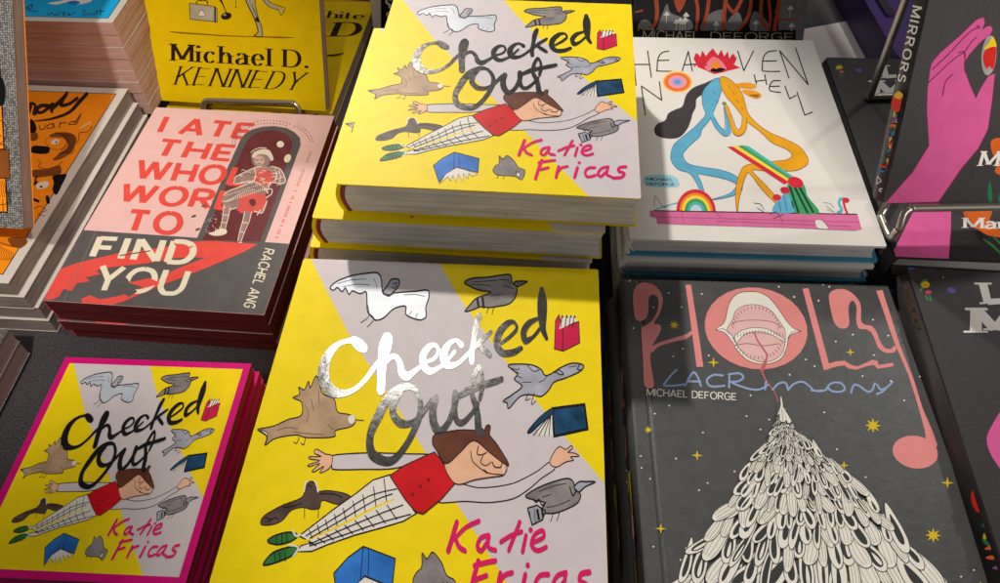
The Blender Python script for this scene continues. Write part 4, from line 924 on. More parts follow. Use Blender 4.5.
def hand_mid():
    a = Art(plane_uv(MS_M))
    to_front = lambda p: p
    a.fill(M2, HANDP, [(308,360),(442,360),(440,440),(432,545),(215,545)], False)
    a.fill(M2, TANG, [(490,365),(585,362),(582,400),(600,425),(622,440),(625,462),(575,455),(540,435),(505,415)])
    a.text(FOILW, 'Mar', [(492,392),(640,392),(640,432),(492,428)], .17, serif=True, contrast=.3, Z=M2)
    a.stroke(M2, ink((60, 130, 70)), [(560,470,6),(600,500,9),(640,540,4)]); a.stroke(M2, ink((60, 130, 70)), [(590,455,5),(625,490,6)])
    return a
midart = hand_mid()
fl = Art(uv_front); flowers(fl)
fl.text(FOILW, 'L', [(983,283),(998,283),(1002,302),(988,303)], .3, serif=True); fl.text(FOILW, 'M', [(976,308),(1012,308),(1016,332),(976,332)], .26, serif=True)
midart.items += fl.items
mid = hardcover(KW, KH, TT, BLKC, PG_G, BLKC, top_fn=art_top(midart, None, kb), groove=False, spine_fn=spine_mid)
for i in range(4):
    place(mid, shift(MS_M, [0, .001, -.002, 0][i], [0, .001, 0, .002][i], -(TT+.0002)*(i+1), [0, -.3, .2, 0][i]), 'black hardcover with pink wrist and orange flower lying flat under the pink hand easel' if i == 0 else 'black hardcover, %s from the top of the far right stack under the easel' % ORD[i], g)
# the display copy on its easel
MI_M = tilt_frame((884.4, 203.4), .55, -.5, 26); TD = .018
def hand_display():
    a = Art(plane_uv(MI_M))
    hand = [(915,86),(880,98),(800,175),(700,262),(655,315),(648,350),(636,440),(632,548),(643,726),(560,860),(423,1014),(690,1007),(807,836),(889,740),(937,644),(958,500),(972,365),(938,380),(900,440),(877,490),(850,430),(820,350),(818,310),(850,265),(900,210),(950,170),(962,145),(950,128),(930,132),(908,148),(922,112)]
    a.fill(M1, HANDP, hand, False, line=ink((150, 40, 96)), lw=.5)
    DL = ink((110, 24, 66))
    for st in ([(895,135),(840,165),(740,270),(660,345)], [(880,185),(850,215),(820,262)], [(818,262),(760,300),(640,412)], [(820,265),(822,300)], [(790,262),(818,258),(824,280)], [(760,370),(725,410),(710,478)], [(880,132),(890,128),(892,142)]): a.stroke(M1, DL, st, 4.6)
    a.ell(M1, ink((168, 164, 160), .2), (942,276), 37, 100, .08); a.fill(M1, ink((232, 206, 40)), [(918,245),(940,215),(958,182),(972,200),(976,235)]); a.fill(M1, WARM, [(912,275),(930,245),(976,236),(972,310),(960,345),(945,330),(930,342),(915,310)]); a.ell(M1, DKLINE, (942,276), 30, 92, .08, -.4, .4)
    a.fill(M2, TANG, [(585,120),(600,104),(625,104),(650,130),(650,230),(615,235),(600,220),(612,190),(592,160)])
    a.text(FOILW, 'Mar', [(560,150),(705,150),(690,203),(545,203)], .17, serif=True, contrast=.3, Z=M2)
    a.fill(M2, ink((40, 120, 80)), [(578,330),(574,300),(582,258),(590,300),(590,332)]); a.fill(M2, ink((40, 120, 80)), [(612,332),(618,300),(625,332)])
    return a
disp = hardcover(KW, KH, TD, BLKC, PG_G, BLKC, top_fn=art_top(hand_display(), None, kb), groove=False, spine_fn=spine_display)
place(disp, MI_M @ Matrix.Translation((0, 0, -TD)), 'black hardcover showing a pink hand holding a gem, propped upright on a wire easel', g)
print('KW', KW, KH)
WIRE = mat('wire_steel', (178, 172, 160), .32, .05, 300, metal=.85)
def on_plane(px, z):
    d = ray(px); return EYE+d*((z-H0)/d.z)
def easel(M, bar0, bar1, depth, zt, foot0, foot1, top_y, label, r=.0026, drop=.010, top0=None, rail_dx=0):
    """bent-wire easel. bar0/bar1: ends of the front bar on the book's face (local x, y); zt: height of what it stands on;
       foot0/foot1: world points of the back feet; top_y: how far up the back the frame leans"""
    W_ = lambda x, y, z: M @ Vector((x, y, z))
    me = empty('wire_easel', Matrix.Translation((W_(bar0[0], 0, 0).x, W_(bar0[0], 0, 0).y, zt)))
    tag(me, label, 'display stand', 'wire easels holding display copies')
    def part(name, paths):
        mb = MB()
        for p in paths: mb.tube(p, r, WIRE, 12)
        o = mb.build(name, None); o.parent = me; o.matrix_parent_inverse = me.matrix_world.inverted()
    f = r+.0004
    a0 = W_(bar0[0]-.0035, bar0[1]-drop, f); b0 = W_(bar1[0]+.0035, bar1[1]-drop, f)
    ra = Vector((a0.x, a0.y+.004, zt+r)); rb = Vector((b0.x, b0.y+.004, zt+r))
    lip = [a0, W_(bar0[0]-.0028, bar0[1]-.004, f), W_(bar0[0]+.001, bar0[1]-.0004, f), W_(bar0[0]+.006, bar0[1], f), W_((bar0[0]+bar1[0])/2, (bar0[1]+bar1[1])/2, f), W_(bar1[0]-.006, bar1[1], f), W_(bar1[0]-.001, bar1[1]-.0004, f), W_(bar1[0]+.0028, bar1[1]-.004, f), b0]
    part('front_lip', [crom([ra+Vector((0, .02, 0)), ra, a0.lerp(ra, .35)] + lip + [b0.lerp(rb, .35), rb, rb+Vector((0, .02, 0))], 6)])
    f0 = Vector((foot0.x, foot0.y, zt+r)); f1 = Vector((foot1.x, foot1.y, zt+r))
    t0 = W_(bar0[0]+.012, top_y, -depth); t1 = W_(bar1[0]-.012, top_y, -depth)
    if top0 is not None: t0 = top0; t1 = top0+(f1-f0)
    part('back_frame', [crom([t0, f0+(t0-f0)*.06, f0, f0+(f1-f0)*.06, f0+(f1-f0)*.94, f1, f1+(t1-f1)*.06, t1], 6)])
    part('crossbar', [[t0, t1]])
    part('side_rail', [[ra+Vector((0, .02, 0)), f0+Vector((rail_dx, 0, 0))]]); part('side_rail', [[rb+Vector((0, .02, 0)), f1]])
    return me
_lip = plane_uv(MI_M)
b0_ = _lip((908, 206.5)); zs = H0-.378
f0_ = on_plane((870, 97), zs+.003)
easel(MI_M, (b0_[0], b0_[1]), (KW-.02, b0_[1]+.0005), TD+.004, zs+.0002, f0_, f0_+Vector((.11, 0, 0)), KH*.9, 'wire easel holding the pink hand display copy at the right', .0027, .014, EYE+ray((916, -30))*((f0_.y-.03)/ray((916, -30)).y), .06)

# ================================================================== ARTWORK 6: yellow cover with the suitcase
KE_M = tilt_frame((159.5, 100.3), .8169, -7.37, 25.63)
Y1 = Zm(140, 0, 4.985); Y2 = Zm(320, 0, 7.29)
YEK = ink((226, 192, 8), .04); INKB = ink((46, 32, 22)); GRAYC = ink((176, 168, 140), .12)
EW, EH, ET = .165, .225, .013
def ken_cover():
    a = Art(plane_uv(KE_M))
    a.text(INKB, 'Michael D.', [(165,218),(835,252),(835,340),(165,302)], .17, contrast=.7, serif=True, gap=.24, Z=Y1, wscale=.95)
    a.text(INKB, 'KENNEDY', [(205,330),(835,362),(785,450),(175,422)], .12, contrast=.75, serif=True, gap=.3, Z=Y1)
    a.stroke(Y1, ink((140, 108, 20), .2), [(148,158,3),(200,163,9),(300,170,8),(420,178,6),(560,183,5),(680,186,9),(770,188,3)])
    a.fill(Y1, GRAYC, [(246,16),(372,32),(384,45),(384,110),(250,96)], False, line=INKB, lw=.7); a.stroke(Y1, INKB, [(374,36),(374,108)], 8, False); a.stroke(Y1, INKB, [(280,18),(290,4),(330,4),(338,22)], 5)
    a.fill(Y1, CREAM, [(292,70),(305,50),(320,62),(325,78),(295,80)], line=INKB, lw=.4)
    a.stroke(Y1, INKB, [(385,-20,18),(405,5,10),(420,38,5),(430,64,5)]); a.ell(Y1, INKB, (430,80), 27, 18, -.2); a.ell(Y1, GRAYC, (422,74), 8, 5)
    a.stroke(Y1, GRAYC, [(540,-30,46),(555,30,34),(580,85,24),(594,130,20),(600,170,20)]); a.stroke(Y1, INKB, [(520,-20),(535,20),(562,75),(580,120),(588,160),(570,178),(612,184)], 5); a.stroke(Y1, INKB, [(576,-10),(574,20),(590,90),(606,135),(612,180)], 4)
    a.stroke(Y1, INKB, [(556,20),(572,60)], 3); a.stroke(Y1, INKB, [(565,40),(584,90)], 3); a.fill(Y1, INKB, [(574,92),(590,85),(594,110),(582,108)])
    a.stroke(Y1, GRAYC, [(610,-20,24),(640,22,18),(690,42,14),(712,52,14)]); a.stroke(Y1, INKB, [(612,-5),(640,32),(690,52),(702,76),(716,60),(722,38),(700,32),(650,12),(630,-10)], 3.5)
    a.stroke(Y1, INKB, [(478,0),(478,34)], 2.5); a.ell(Y1, INKB, (478,36), 4, 3)
    return a
PG_B = pages_mat('pages_buff', (170, 150, 140), .7)
ken = paperback(EW, EH, ET, YEK, PG_B, back=ink((170, 60, 80)), spine=YEK, top_fn=art_top(ken_cover(), None, (.0001, EW-.0001, .0001, EH-.0001)))
g = 'yellow paperbacks with an ink drawing and serif lettering'
place(ken, KE_M @ Matrix.Translation((0, 0, -ET)), 'yellow paperback with suitcase drawing and black serif name, propped on a wire easel', g)
_lk = plane_uv(KE_M); b0_ = _lk((207, 99.5)); b1_ = _lk((296, 102.5)); zk = H0-.4612
kc = KE_M @ Vector((b0_[0], 0, 0)); kc2 = KE_M @ Vector((b1_[0], 0, 0))
easel(KE_M, b0_, b1_, ET+.004, zk+.0002, kc+Vector((.005, .10, 0)), kc2+Vector((-.005, .10, 0)), .11, 'wire easel holding the yellow suitcase paperback', .0026, .010)
KF_H = .461
tr = at((375.6, 1.5), H0-KF_H); yw = radians(-7)
KF_M = frame_from_bl(tr, yw) @ Matrix.Translation((-EW, -EH, 0))
def ken_flat():
    a = Art(plane_uv(KF_M))
    a.text(INKB, 'hite', [(70,78),(322,92),(308,140),(52,128)], .17, contrast=.75, serif=True, gap=.13, Z=Y2)
    a.text(INKB, 'D', [(140,162),(300,158),(270,264),(95,264)], .2, contrast=.8, serif=True, Z=Y2)
    a.fill(Y2, ink((110, 70, 20)), [(60,396),(110,400),(160,384),(176,388),(130,408),(80,412)]); a.stroke(Y2, INKB, [(0,410,10),(60,405,12),(160,388,3)])
    a.text(INKB, 'KENNEDY', [(200,110),(332,114.5),(326,131),(192,126)], .13, contrast=.8, serif=True, gap=.15)
    a.stroke(PX, ink((196, 130, 20)), [(375,1.6),(300,0)], .8, False)
    return a
kfl = paperback(EW, EH, ET, YEK, PG_B, back=YEK, spine=YEK, top_fn=art_top(ken_flat(), None, (.0001, EW-.0001, .0001, EH-.0001)))
for i in range(1):
    place(kfl, shift(KF_M, 0, 0, -(ET+.0002)*(i+1)), 'yellow serif-lettered paperback lying flat behind the easel copy, in its shade' if i == 0 else 'yellow serif-lettered paperback at the bottom of the flat pile behind the easel', g)

# ================================================================== dark book behind the white one
DF_M = tilt_frame((800, 62), .835, -1.0, 30)
uvd = plane_uv(DF_M)
DW, DH, DT = .168, .225, .015
DF_M = DF_M @ Matrix.Translation((-DW, 0, 0)); uvd = plane_uv(DF_M)
GREYB = ink((132, 130, 132), .12); RUST = ink((190, 84, 50), .12); NIGHT = ink((30, 26, 28), .1)
def deforge():
    a = Art(uvd)
    a.fill(P1, NIGHT, [(-40,-60),(895,-60),(880,10),(850,80),(826,150),(826,210),(-40,210)], False)
    a.fill(P1, GREYB, [(130,150),(165,60),(185,20),(200,60),(240,80),(300,100),(300,150),(120,150)]); a.fill(P1, GREYB, [(350,150),(385,80),(440,50),(470,60),(470,150)]); a.fill(P1, GREYB, [(480,150),(490,100),(540,60),(560,140)]); a.fill(P1, GREYB, [(40,140),(60,100),(95,105),(120,150)]); a.fill(P1, GREYB, [(600,150),(615,60),(660,80),(700,150)]); a.fill(P1, GREYB, [(740,150),(740,60),(830,-40),(905,-60),(880,150)], False); a.fill(P1, GREYB, [(720,60),(780,-60),(900,-60),(890,60)], False)
    for st in ([(60,52,10),(30,60,8)], [(98,138,14),(125,120,18),(135,60,20),(128,-20,22)], [(330,150,14),(338,60,18),(325,-20,20)], [(362,140,14),(385,60,18),(395,-30,18)], [(465,145,18),(470,60,20),(482,-30,20)], [(482,20,14),(520,60,18),(560,-10,16)],
               [(540,148,16),(580,100,18),(600,40,18),(605,-30,18)], [(660,-30,18),(652,60,18),(668,120,16),(690,145,12),(700,90,14),(690,-20,16)], [(720,150,20),(735,60,20),(750,-30,22)], [(740,95,12),(800,98,8),(842,82,6)]):
        a.stroke(P1, RUST, st)
    a.fill(P1, RUST, [(215,-30),(285,-30),(255,52),(235,50)]); a.fill(P1, NIGHT, [(310,-20),(330,40),(318,120),(296,60)])
    for x, y in ((183,75),(280,80),(800,45),(806,132),(430,125),(628,118),(232,115),(262,118),(275,105),(250,108),(42,165)):
        a.stroke(P1, BONE, [(x,y-6),(x-2,y+40)], 3); a.fill(P1, BONE, [(x,y-20),(x-17,y),(x-6,y+4),(x+6,y+4),(x+17,y)], False)
    a.fill(P1, NIGHT, [(20,150),(826,156),(826,196+20),(20,214)], False)
    a.text(ink((206, 192, 156)), 'MICHAEL', [(68,152),(345,158),(345,198),(64,196)], .08, gap=.2, Z=P1); a.text(ink((206, 192, 156)), 'DEFORGE', [(405,160),(812,164),(812,203),(402,200)], .08, gap=.2, Z=P1)
    return a
df = paperback(DW, DH, DT, GREYB, PG_G, back=NIGHT, spine=NIGHT, top_fn=art_top(deforge(), None, (.0001, DW-.0001, .0001, DH-.0001)))
place(df, DF_M @ Matrix.Translation((0, 0, -DT)), 'dark book with rust red lettering and grey mushrooms, propped behind the white hardcovers', None)
# the black and white book glimpsed behind the rear yellow stack
BW_M = tilt_frame((374.5, 40), .90, -2, 14)
def bw():
    a = Art(plane_uv(BW_M)); 
    a.fill(PX, NIGHT, [(380.5,-70),(640,-70),(640,60),(381,60)], False)
    a.stroke(Y2, BONE, [(520,0,12),(490,-6,12),(484,16,14),(510,40,16),(505,56,12)]); a.stroke(Y2, BONE, [(510,86,10),(488,100,12),(494,124,10)]); a.stroke(Y2, BONE, [(600,20,12),(560,60,12)])
    return a
bwb = paperback(.13, .16, .012, SHEET, PG_G, top_fn=art_top(bw(), None, (.0001, .1299, .0001, .1599)))
place(bwb, BW_M @ Matrix.Translation((0, 0, -.012)), 'black and white book peeking out behind the rear yellow stack', None)

# ================================================================== orange book, blue book, dotted display copy (left edge)
OR_H = .415
BRo = at((8, 283.3), H0-OR_H); TRo = at((128, 88.5), H0-OR_H)
oh = (TRo-BRo).length; yo = atan2((TRo-BRo).y, (TRo-BRo).x)-pi/2; ow = .165
OR_M = frame_from_bl(BRo, yo) @ Matrix.Translation((-ow, 0, 0))
O1 = Zm(0, 0, 4.985); O2 = Zm(0, 80, 4.985); O3 = Zm(0, 190, 4.985)
ORNG = ink((244, 142, 24), .03); BRN = ink((130, 72, 28), .15); OFFW = mat('off_white_cover', (206, 200, 190), .5, .03, 60); DOT = None
def dotted_mat():
    m = bpy.data.materials.new('dotted_border'); m.use_nodes = True; nt = m.node_tree; N = nt.nodes; L = nt.links; b = N['Principled BSDF']
    tc = N.new('ShaderNodeTexCoord'); v = N.new('ShaderNodeTexVoronoi'); v.inputs['Scale'].default_value = 620; v.inputs['Randomness'].default_value = .35
    L.new(tc.outputs['Object'], v.inputs['Vector']); r = N.new('ShaderNodeValToRGB'); r.color_ramp.interpolation = 'LINEAR'
    r.color_ramp.elements[0].position = .34; r.color_ramp.elements[0].color = (.36, .34, .31, 1); r.color_ramp.elements[1].position = .48; r.color_ramp.elements[1].color = (.09, .085, .08, 1)
    L.new(v.outputs['Distance'], r.inputs[0]); L.new(r.outputs[0], b.inputs['Base Color']); b.inputs['Roughness'].default_value = .5
    return m
DOT = dotted_mat()
def orange():
    uv = plane_uv(OR_M); a = Art(uv)
    a.fill(lambda p: p, ORNG, [(0, 0)], False) if 0 else None
    m = .0085
    a.items.append([BLACK, [[(-.001, m-.0008), (ow-m+.0008, m-.0008), (ow-m+.0008, oh-m+.0008), (-.001, oh-m+.0008)]], None])
    a.items.append([ORNG, [[(-.001, m), (ow-m, m), (ow-m, oh-m), (-.001, oh-m)]], None])
    a.stroke(O2, INKB, [(150,130,22),(140,165,20),(150,120,18),(175,125,14),(172,165,24)]); a.stroke(O2, INKB, [(250,128,18),(205,128,20),(180,152,20),(210,160,16),(262,120,20)]); a.stroke(O2, INKB, [(335,62,14),(315,90,20),(262,140,20),(258,158,14)])
    a.stroke(O2, INKB, [(318,90,14),(305,125,18),(345,118,16),(385,90,16)]); a.stroke(O2, INKB, [(432,68,18),(395,108,20),(345,160,16),(260,192,12),(175,204,6)])
    w_ = 4.5
    for st in ([(195,225),(200,245),(222,240),(225,222)], [(265,215),(238,225),(236,240),(262,236),(264,215),(272,238)], [(298,210),(296,238)], [(298,222),(312,212),(330,214)], [(382,205),(350,210),(345,222),(380,218)], [(404,168),(382,218)]): a.stroke(O2, INKB, st, w_)
    a.stroke(O2, INKB, [(404,168),(372,212)], w_)
    # loose generic doodles: tufts, a patch of wavy hair lines, dark shapes, curls
    a.fill(O2, BRN, [(245,275),(290,260),(345,262),(380,285),(372,325),(350,365),(300,395),(262,398),(290,370),(330,345),(338,310),(310,285),(270,290)])
    for i in range(9): a.stroke(O2, INKB, [(262+12*i,272-3*(i % 3)),(285+11*i,262+i*4),(330+4*i,300+i*8),(285+6*i,380-i*3)], 2)
    a.fill(O2, ORNG, [(225,300),(262,285),(318,292),(330,318),(300,345),(250,340)], line=BRN, lw=.5); a.ell(O2, CREAM, (275,308), 22, 12, -.3); a.ell(O2, BLACK, (280,309), 5, 4)
    a.fill(O2, BLACK, [(162,330),(200,328),(246,336),(236,366),(160,362)]); a.fill(O2, BRN, [(148,262),(185,262),(186,296),(152,300)]); a.fill(O2, BLACK, [(135,200),(165,200),(182,240),(170,262),(140,255)])
    a.stroke(O2, BRN, [(360,335),(390,300),(395,265),(440,255),(460,230)], 4); 
    for i in range(6): a.stroke(O2, CREAM, [(395+10*i,240-4*i),(412+8*i,232-5*i)], 3)
    a.stroke(O2, BRN, [(185,400),(205,412),(190,430),(230,442),(280,430),(310,405)], 4); a.fill(O2, BRN, [(160,450),(230,442),(290,425),(305,440),(300,468),(240,478),(170,485)])
    for i in range(10): a.stroke(O2, INKB, [(170+14*i,452),(172+14*i,482)], 2)
    a.fill(O2, BLACK, [(262,480),(300,470),(332,472),(310,520),(282,572),(262,550),(268,510)]); a.stroke(O2, BLACK, [(182,478),(172,520),(185,505)], 8); a.ell(O2, CREAM, (212,524), 34, 18, -.3); a.ell(O2, BLACK, (205,532), 8, 5)
    a.stroke(O3, BLACK, [(235,35),(240,60)], 18); a.stroke(O3, BLACK, [(165,45),(190,55)], 14); a.stroke(O3, BRN, [(165,95),(200,80),(228,100),(190,120),(222,128)], 4)
    a.fill(O3, BRN, [(0,235),(60,255),(100,290),(45,400),(-200,420),(-300,235)], False) if 0 else None
    for i in range(9): a.stroke(O3, INKB, [(-10+9*i,275+4*i),(0+8*i,310+3*i),(-20+8*i,350)], 2)
    a.stroke(O3, BLACK, [(0,262),(40,275),(80,285),(105,288)], 4); a.fill(O3, BRN, [(40,240),(120,238),(135,262),(105,288),(62,280)])
    return a
PG_D = pages_mat('pages_brown_grey', (150, 138, 128), .6)
ot = .0145
orb = paperback(ow, oh, ot, OFFW, PG_D, back=OFFW, spine=OFFW, top_fn=art_top(orange(), None, (.0001, ow-.0001, .0001, oh-.0001)))
g = 'orange covers with black brush lettering'
for i, (dx, dy, ro) in enumerate([(0, 0, 0), (.0042, -.0012, .2), (.0068, .0005, .1), (.0078, -.001, .3)]):
    place(orb, shift(OR_M, dx, dy, -(ot+.0002)*(i+1), ro), 'orange paperback with black brush lettering, topmost of the left stack' if i == 0 else 'off-white edged orange paperback, %s from the top of the left stack' % ORD[i], g)
# blue stack behind it
BL_H = .352
BRb = at((112.3, 22.5), H0-BL_H); TRb = at((129.5, -3), H0-BL_H)
bw_, bh_ = .165, .225; yb = atan2((TRb-BRb).y, (TRb-BRb).x)-pi/2
BB_M = frame_from_bl(BRb, yb) @ Matrix.Translation((-bw_, 0, 0))
CYAN = ink((26, 168, 224), .03)
def blue():
    a = Art(plane_uv(BB_M)); m = .0068
    a.items.append([BLACK, [[(-.001, m-.0007), (bw_-m+.0007, m-.0007), (bw_-m+.0007, bh_-m), (-.001, bh_-m)]], None]); a.items.append([CYAN, [[(-.001, m), (bw_-m, m), (bw_-m, bh_-m), (-.001, bh_-m)]], None])
    a.fill(O1, WHITE, [(240,14),(300,4),(340,-10),(420,-12),(460,0),(430,14),(380,22),(330,12),(280,22)]); a.fill(O1, ink((40, 120, 190)), [(330,12),(370,2),(400,12),(370,24)])
    a.stroke(O1, INKB, [(130,38),(160,22),(150,45),(135,40)], 5); a.stroke(O1, INKB, [(140,52),(185,56)], 4)
    s = 3.4; a_ = [(232,76),(240,66),(246,74),(256,62),(262,70)]
    for st in (a_, [(276,68),(268,76),(284,74),(282,64)], [(296,52),(294,76)], [(318,56),(314,78),(326,72)], [(306,64),(330,62)], [(336,70),(346,66),(340,76),(356,72)], [(362,74),(366,64),(376,66)],
               [(432,52),(416,50),(414,60),(430,66),(424,76),(406,72)], [(448,62),(438,70),(450,76)], [(462,62),(456,72),(470,72),(468,62)], [(484,48),(480,74)], [(476,58),(494,56)], [(504,46),(500,74)], [(496,56),(520,54)]): a.stroke(O1, INKB, st, s)
    return a
PG_P = pages_mat('pages_rose_brown', (206, 168, 154), .72)
PG_P2 = pages_mat('pages_side_olive', (150, 132, 96), .6)
bt = .0118
blb = paperback(bw_, bh_, bt, OFFW, PG_P, back=ink((170, 140, 130)), spine=OFFW, top_fn=art_top(blue(), None, (.0001, bw_-.0001, .0001, bh_-.0001)))
for i in range(10):
    dx = [0, -.0004, .0002, -.001, -.0012, -.0008, -.0014, -.0010, -.02, -.02][i]; dy = [0, .0003, 0, .0004, .0, -.0004, 0, 0, .03, .03][i]
    place(blb, shift(BB_M, dx, dy, -(bt+.0002)*(i+1), [0, .1, -.1, .1, .1, -.1, .1, 0, 0, 0][i]), 'bright blue paperback with thin handwriting, topmost of the far left stack' if i == 0 else 'blue-covered paperback with rosy page edges, %s from the top of the far left stack' % ORD[i], 'blue paperbacks with rosy page edges')
# dotted display copy at the left edge
DD_M = tilt_frame((23, 229), .632, -6.5, 42)
dw, dh, dt = .165, .225, .012
DD_M = DD_M @ Matrix.Translation((-dw, 0, 0))
def dotted():
    a = Art(plane_uv(DD_M)); O4 = Zm(0, 190, 4.985)
    m = .0115
    a.items.append([BLACK, [[(-.001, m-.001), (dw-m+.001, m-.001), (dw-m+.001, dh), (-.001, dh)]], None])
    a.items.append([ORNG, [[(-.001, m), (dw-m, m), (dw-m, dh), (-.001, dh)]], None])
    a.fill(O2, BLACK, [(-40,-10),(10,-10),(26,40),(24,110),(0,130),(-40,120)]); a.fill(O2, BRN, [(-60,345),(44,348),(50,490),(-60,490)], False, line=BLACK, lw=.8)
    a.stroke(O2, INKB, [(-20,195),(20,210),(34,245),(20,300),(-20,330)], 4); a.stroke(O2, INKB, [(0,320),(22,325),(30,340),(-10,345)], 4); a.stroke(O2, INKB, [(-10,270),(8,280)], 5)
    for i in range(6): a.stroke(O2, INKB, [(-10+9*i,500),(0+9*i,530+4*i),(-6+9*i,583)], 2.5)
    a.stroke(O4, BLACK, [(14,45),(16,105)], 4); a.stroke(O4, BLACK, [(2,72),(28,72)], 4)
    for i in range(6): a.stroke(O4, INKB, [(30+5*i,0),(36+4*i,30+6*i),(30+5*i,70)], 2.2)
    return a
ddb = paperback(dw, dh, dt, DOT, pages_mat('pages_taupe', (150, 128, 116), .75), back=ORNG, spine=DOT, top_fn=art_top(dotted(), None, (.0001, dw-.0001, .0001, dh-.0001)))
place(ddb, DD_M @ Matrix.Translation((0, 0, -dt)), 'orange paperback with grey dotted border, propped up at the left edge', None)
dc = DD_M @ Vector((.03, 0, 0)); dc2 = DD_M @ Vector((.11, 0, 0))
easel(DD_M, (.03, .004), (.11, .004), dt+.004, H0-OR_H+.0002, dc+Vector((0, .10, 0)), dc2+Vector((0, .10, 0)), .11, 'wire easel under the dotted-border paperback at the left edge')
# flat dotted book at the bottom left edge
FD_H = .44
p0 = at((8.5, 329), H0-FD_H); p1 = at((-26, 392), H0-FD_H); yf = atan2((p0-p1).y, (p0-p1).x)-pi/2
FD_M = frame_from_bl(p0, yf) @ Matrix.Translation((-.165, -.225, 0))
fdb = paperback(.165, .225, .0155, DOT, pages_mat('pages_pinkish', (158, 130, 126), .7), top_fn=None)
for i in range(2):
    place(fdb, shift(FD_M, 0, 0, -.0157*(i+1)), 'dotted cover book whose corner shows at the lower left edge' if i == 0 else 'lower book under the dotted cover corner at the lower left edge', 'dotted cover books at the left')

# ================================================================== table, paper, purple case
def cloth():
    m = bpy.data.materials.new('table_cloth_weave'); m.use_nodes = True; nt = m.node_tree; N = nt.nodes; L = nt.links; b = N['Principled BSDF']
    tc = N.new('ShaderNodeTexCoord'); n = N.new('ShaderNodeTexNoise'); n.inputs['Scale'].default_value = 900; n.inputs['Detail'].default_value = 2
    mp = N.new('ShaderNodeMapping'); mp.inputs['Scale'].default_value = (1.6, .8, 1); L.new(tc.outputs['Object'], mp.inputs[0]); L.new(mp.outputs[0], n.inputs['Vector'])
    r = N.new('ShaderNodeValToRGB'); r.color_ramp.elements[0].position = .36; r.color_ramp.elements[1].position = .66
    r.color_ramp.elements[0].color = (.012, .010, .012, 1); r.color_ramp.elements[1].color = (.085, .074, .082, 1); L.new(n.outputs['Fac'], r.inputs[0]); L.new(r.outputs[0], b.inputs['Base Color'])
    bp = N.new('ShaderNodeBump'); bp.inputs['Strength'].default_value = .6; bp.inputs['Distance'].default_value = .0006; L.new(n.outputs['Fac'], bp.inputs['Height']); L.new(bp.outputs[0], b.inputs['Normal'])
    b.inputs['Roughness'].default_value = .9; b.inputs['Sheen Weight'].default_value = .1
    n3 = N.new('ShaderNodeTexNoise'); n3.inputs['Scale'].default_value = 14; n3.inputs['Detail'].default_value = 3; L.new(tc.outputs['Object'], n3.inputs['Vector'])
    b3 = N.new('ShaderNodeBump'); b3.inputs['Strength'].default_value = .5; b3.inputs['Distance'].default_value = .01; L.new(n3.outputs['Fac'], b3.inputs['Height']); L.new(b3.outputs[0], bp.inputs['Normal'])
    return m
CL = cloth()
mb = MB(); mb.box(-1.4, 1.4, -.5, 1.25, -.03, 0, CL)
tag(mb.build('tablecloth'), None, None, None, 'structure')
FLm = mat('dark_floor', (30, 27, 30), .6, .2, 3)
mb = MB(); mb.box(-6, 6, -3, 8, -.78, -.75, FLm); tag(mb.build('floor'), None, None, None, 'structure')
PAP = mat('sheet_paper', (206, 196, 194), .6, .02, 20)
mb = MB(); q = [at(p, .0) for p in ((800, 31), (860, 20), (886, 66), (900, 110), (815, 110))]
mb.prism([(p.x, p.y) for p in q][::-1], .0006, .0018, PAP); o = mb.build('paper_sheet'); tag(o, 'blank pale paper lying on the dark cloth behind the white hardcovers', 'paper')
# purple case
PUR = mat('purple_plastic', (52, 34, 92), .45, .1, 40); PURD = mat('purple_dark', (26, 20, 40), .5)
c0 = at((897, 64), .035); root = empty('purple_case', Matrix.Translation((c0.x, c0.y, 0.0))); tag(root, 'dark purple plastic case standing behind the wire easel', 'case')
mb = MB(); mb.prism(rounded(.0, .062, .0, .26, .008), .002, .034, PUR); mb.build('body', root)
mb = MB(); mb.prism(rounded(-.0015, .0635, -.0015, .2615, .009), .0342, .042, PUR); mb.build('lid', root)
mb = MB(); mb.prism(rounded(.010, .019, .07, .13, .004), .0423, .0445, PURD); mb.build('handle', root)
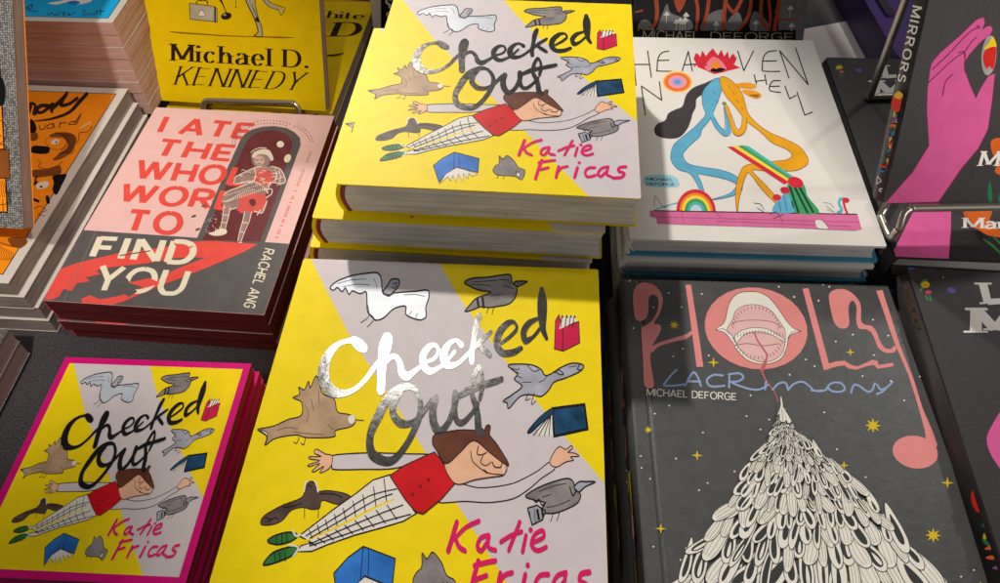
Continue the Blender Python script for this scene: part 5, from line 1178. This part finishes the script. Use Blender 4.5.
# little wrapped thing lying on the black book under the easel
# ================================================================== lamps
W = bpy.data.worlds.new('World'); S.world = W; W.use_nodes = True
W.node_tree.nodes['Background'].inputs[0].default_value = (.75, .72, .72, 1); W.node_tree.nodes['Background'].inputs[1].default_value = .10
def area(name, loc, target, size, power, col):
    l = bpy.data.lights.new(name, 'AREA'); l.shape = 'DISK'; l.size = size; l.energy = power; l.color = col
    o = bpy.data.objects.new(name, l); COL.objects.link(o); o.location = loc
    o.rotation_euler = (Vector(target)-Vector(loc)).to_track_quat('-Z', 'Y').to_euler(); return o
tgt = Vector((0, .4, .05))
def dirv(el, az): el, az = radians(el), radians(az); return Vector((cos(el)*sin(az), cos(el)*cos(az), sin(el)))
def spot(loc, target, deg, power, size=.08, blend=.6, col=(1, .93, .86)):
    l = bpy.data.lights.new('unseen_spot', 'SPOT'); l.spot_size = radians(deg); l.spot_blend = blend; l.energy = power; l.color = col; l.shadow_soft_size = size
    o = bpy.data.objects.new('unseen_spot', l); COL.objects.link(o); o.location = loc
    o.rotation_euler = (Vector(target)-Vector(loc)).to_track_quat('-Z', 'Y').to_euler(); return o
# spot behind the table, low; it throws the stacks' shadows towards the viewer
tk = Vector((.06, .30, .1)); spot(tk+dirv(37, -15)*2.6, tk, 13, 275, .055, .45)
# unseen panel behind the table, sized for its bright reflection in the foil lettering
tp = Vector((-.06, .26, .119)); l = bpy.data.lights.new('foil_light_panel', 'AREA'); l.shape = 'RECTANGLE'; l.size = .56; l.size_y = .40; l.energy = 5; l.color = (1, .98, .95)
o = bpy.data.objects.new('foil_light_panel', l); COL.objects.link(o); o.location = tp+dirv(54, -13)*2.6; o.rotation_euler = (tp-o.location).to_track_quat('-Z', 'Y').to_euler()
area('unseen_lamp', tgt+dirv(45, 55)*2.8, tgt, .10, 6.5, (1, .95, .9))
area('unseen_lamp', tgt+dirv(24, 170)*3.0, tgt, .6, 8, (1, .94, .9))  # added low fill from the viewer's side for the stacks' front faces
area('unseen_lamp', Vector((0, .6, 3.1)), Vector((0, .6, 0)), 1.0, 4, (1, .95, .9))  # added overhead fill that lifts the dark gaps between the books
tf = Vector((.20, .66, .12)); spot(tf+dirv(22, 178)*2.6, tf, 7, 75, .06, .8)  # added front fill to brighten the dark propped book
tq = Vector((.40, .98, 0)); spot(Vector((.5, 1.5, 2.2)), tq, 12, 70, .06, .6)  # added fill to brighten the pale paper sheet
to = Vector((-.37, .47, .06)); spot(to+dirv(52, 118)*2.3, to, 9, 75, .06, .8)  # added fill from the right to brighten the orange cover
tl = Vector((-.36, .48, .05)); spot(tl+dirv(58, 166)*2.4, tl, 14, 150, .05, .7)  # added front fill over the left-hand books
tr_ = Vector((.42, .42, .15)); spot(tr_+dirv(40, 172)*2.4, tr_, 10, 170, .06, .8)  # added front fill over the pink hand books on the right
S.view_settings.view_transform = 'Standard'; S.view_settings.look = 'None'; S.view_settings.exposure = 0; S.view_settings.gamma = 1
S.render.engine = 'CYCLES'
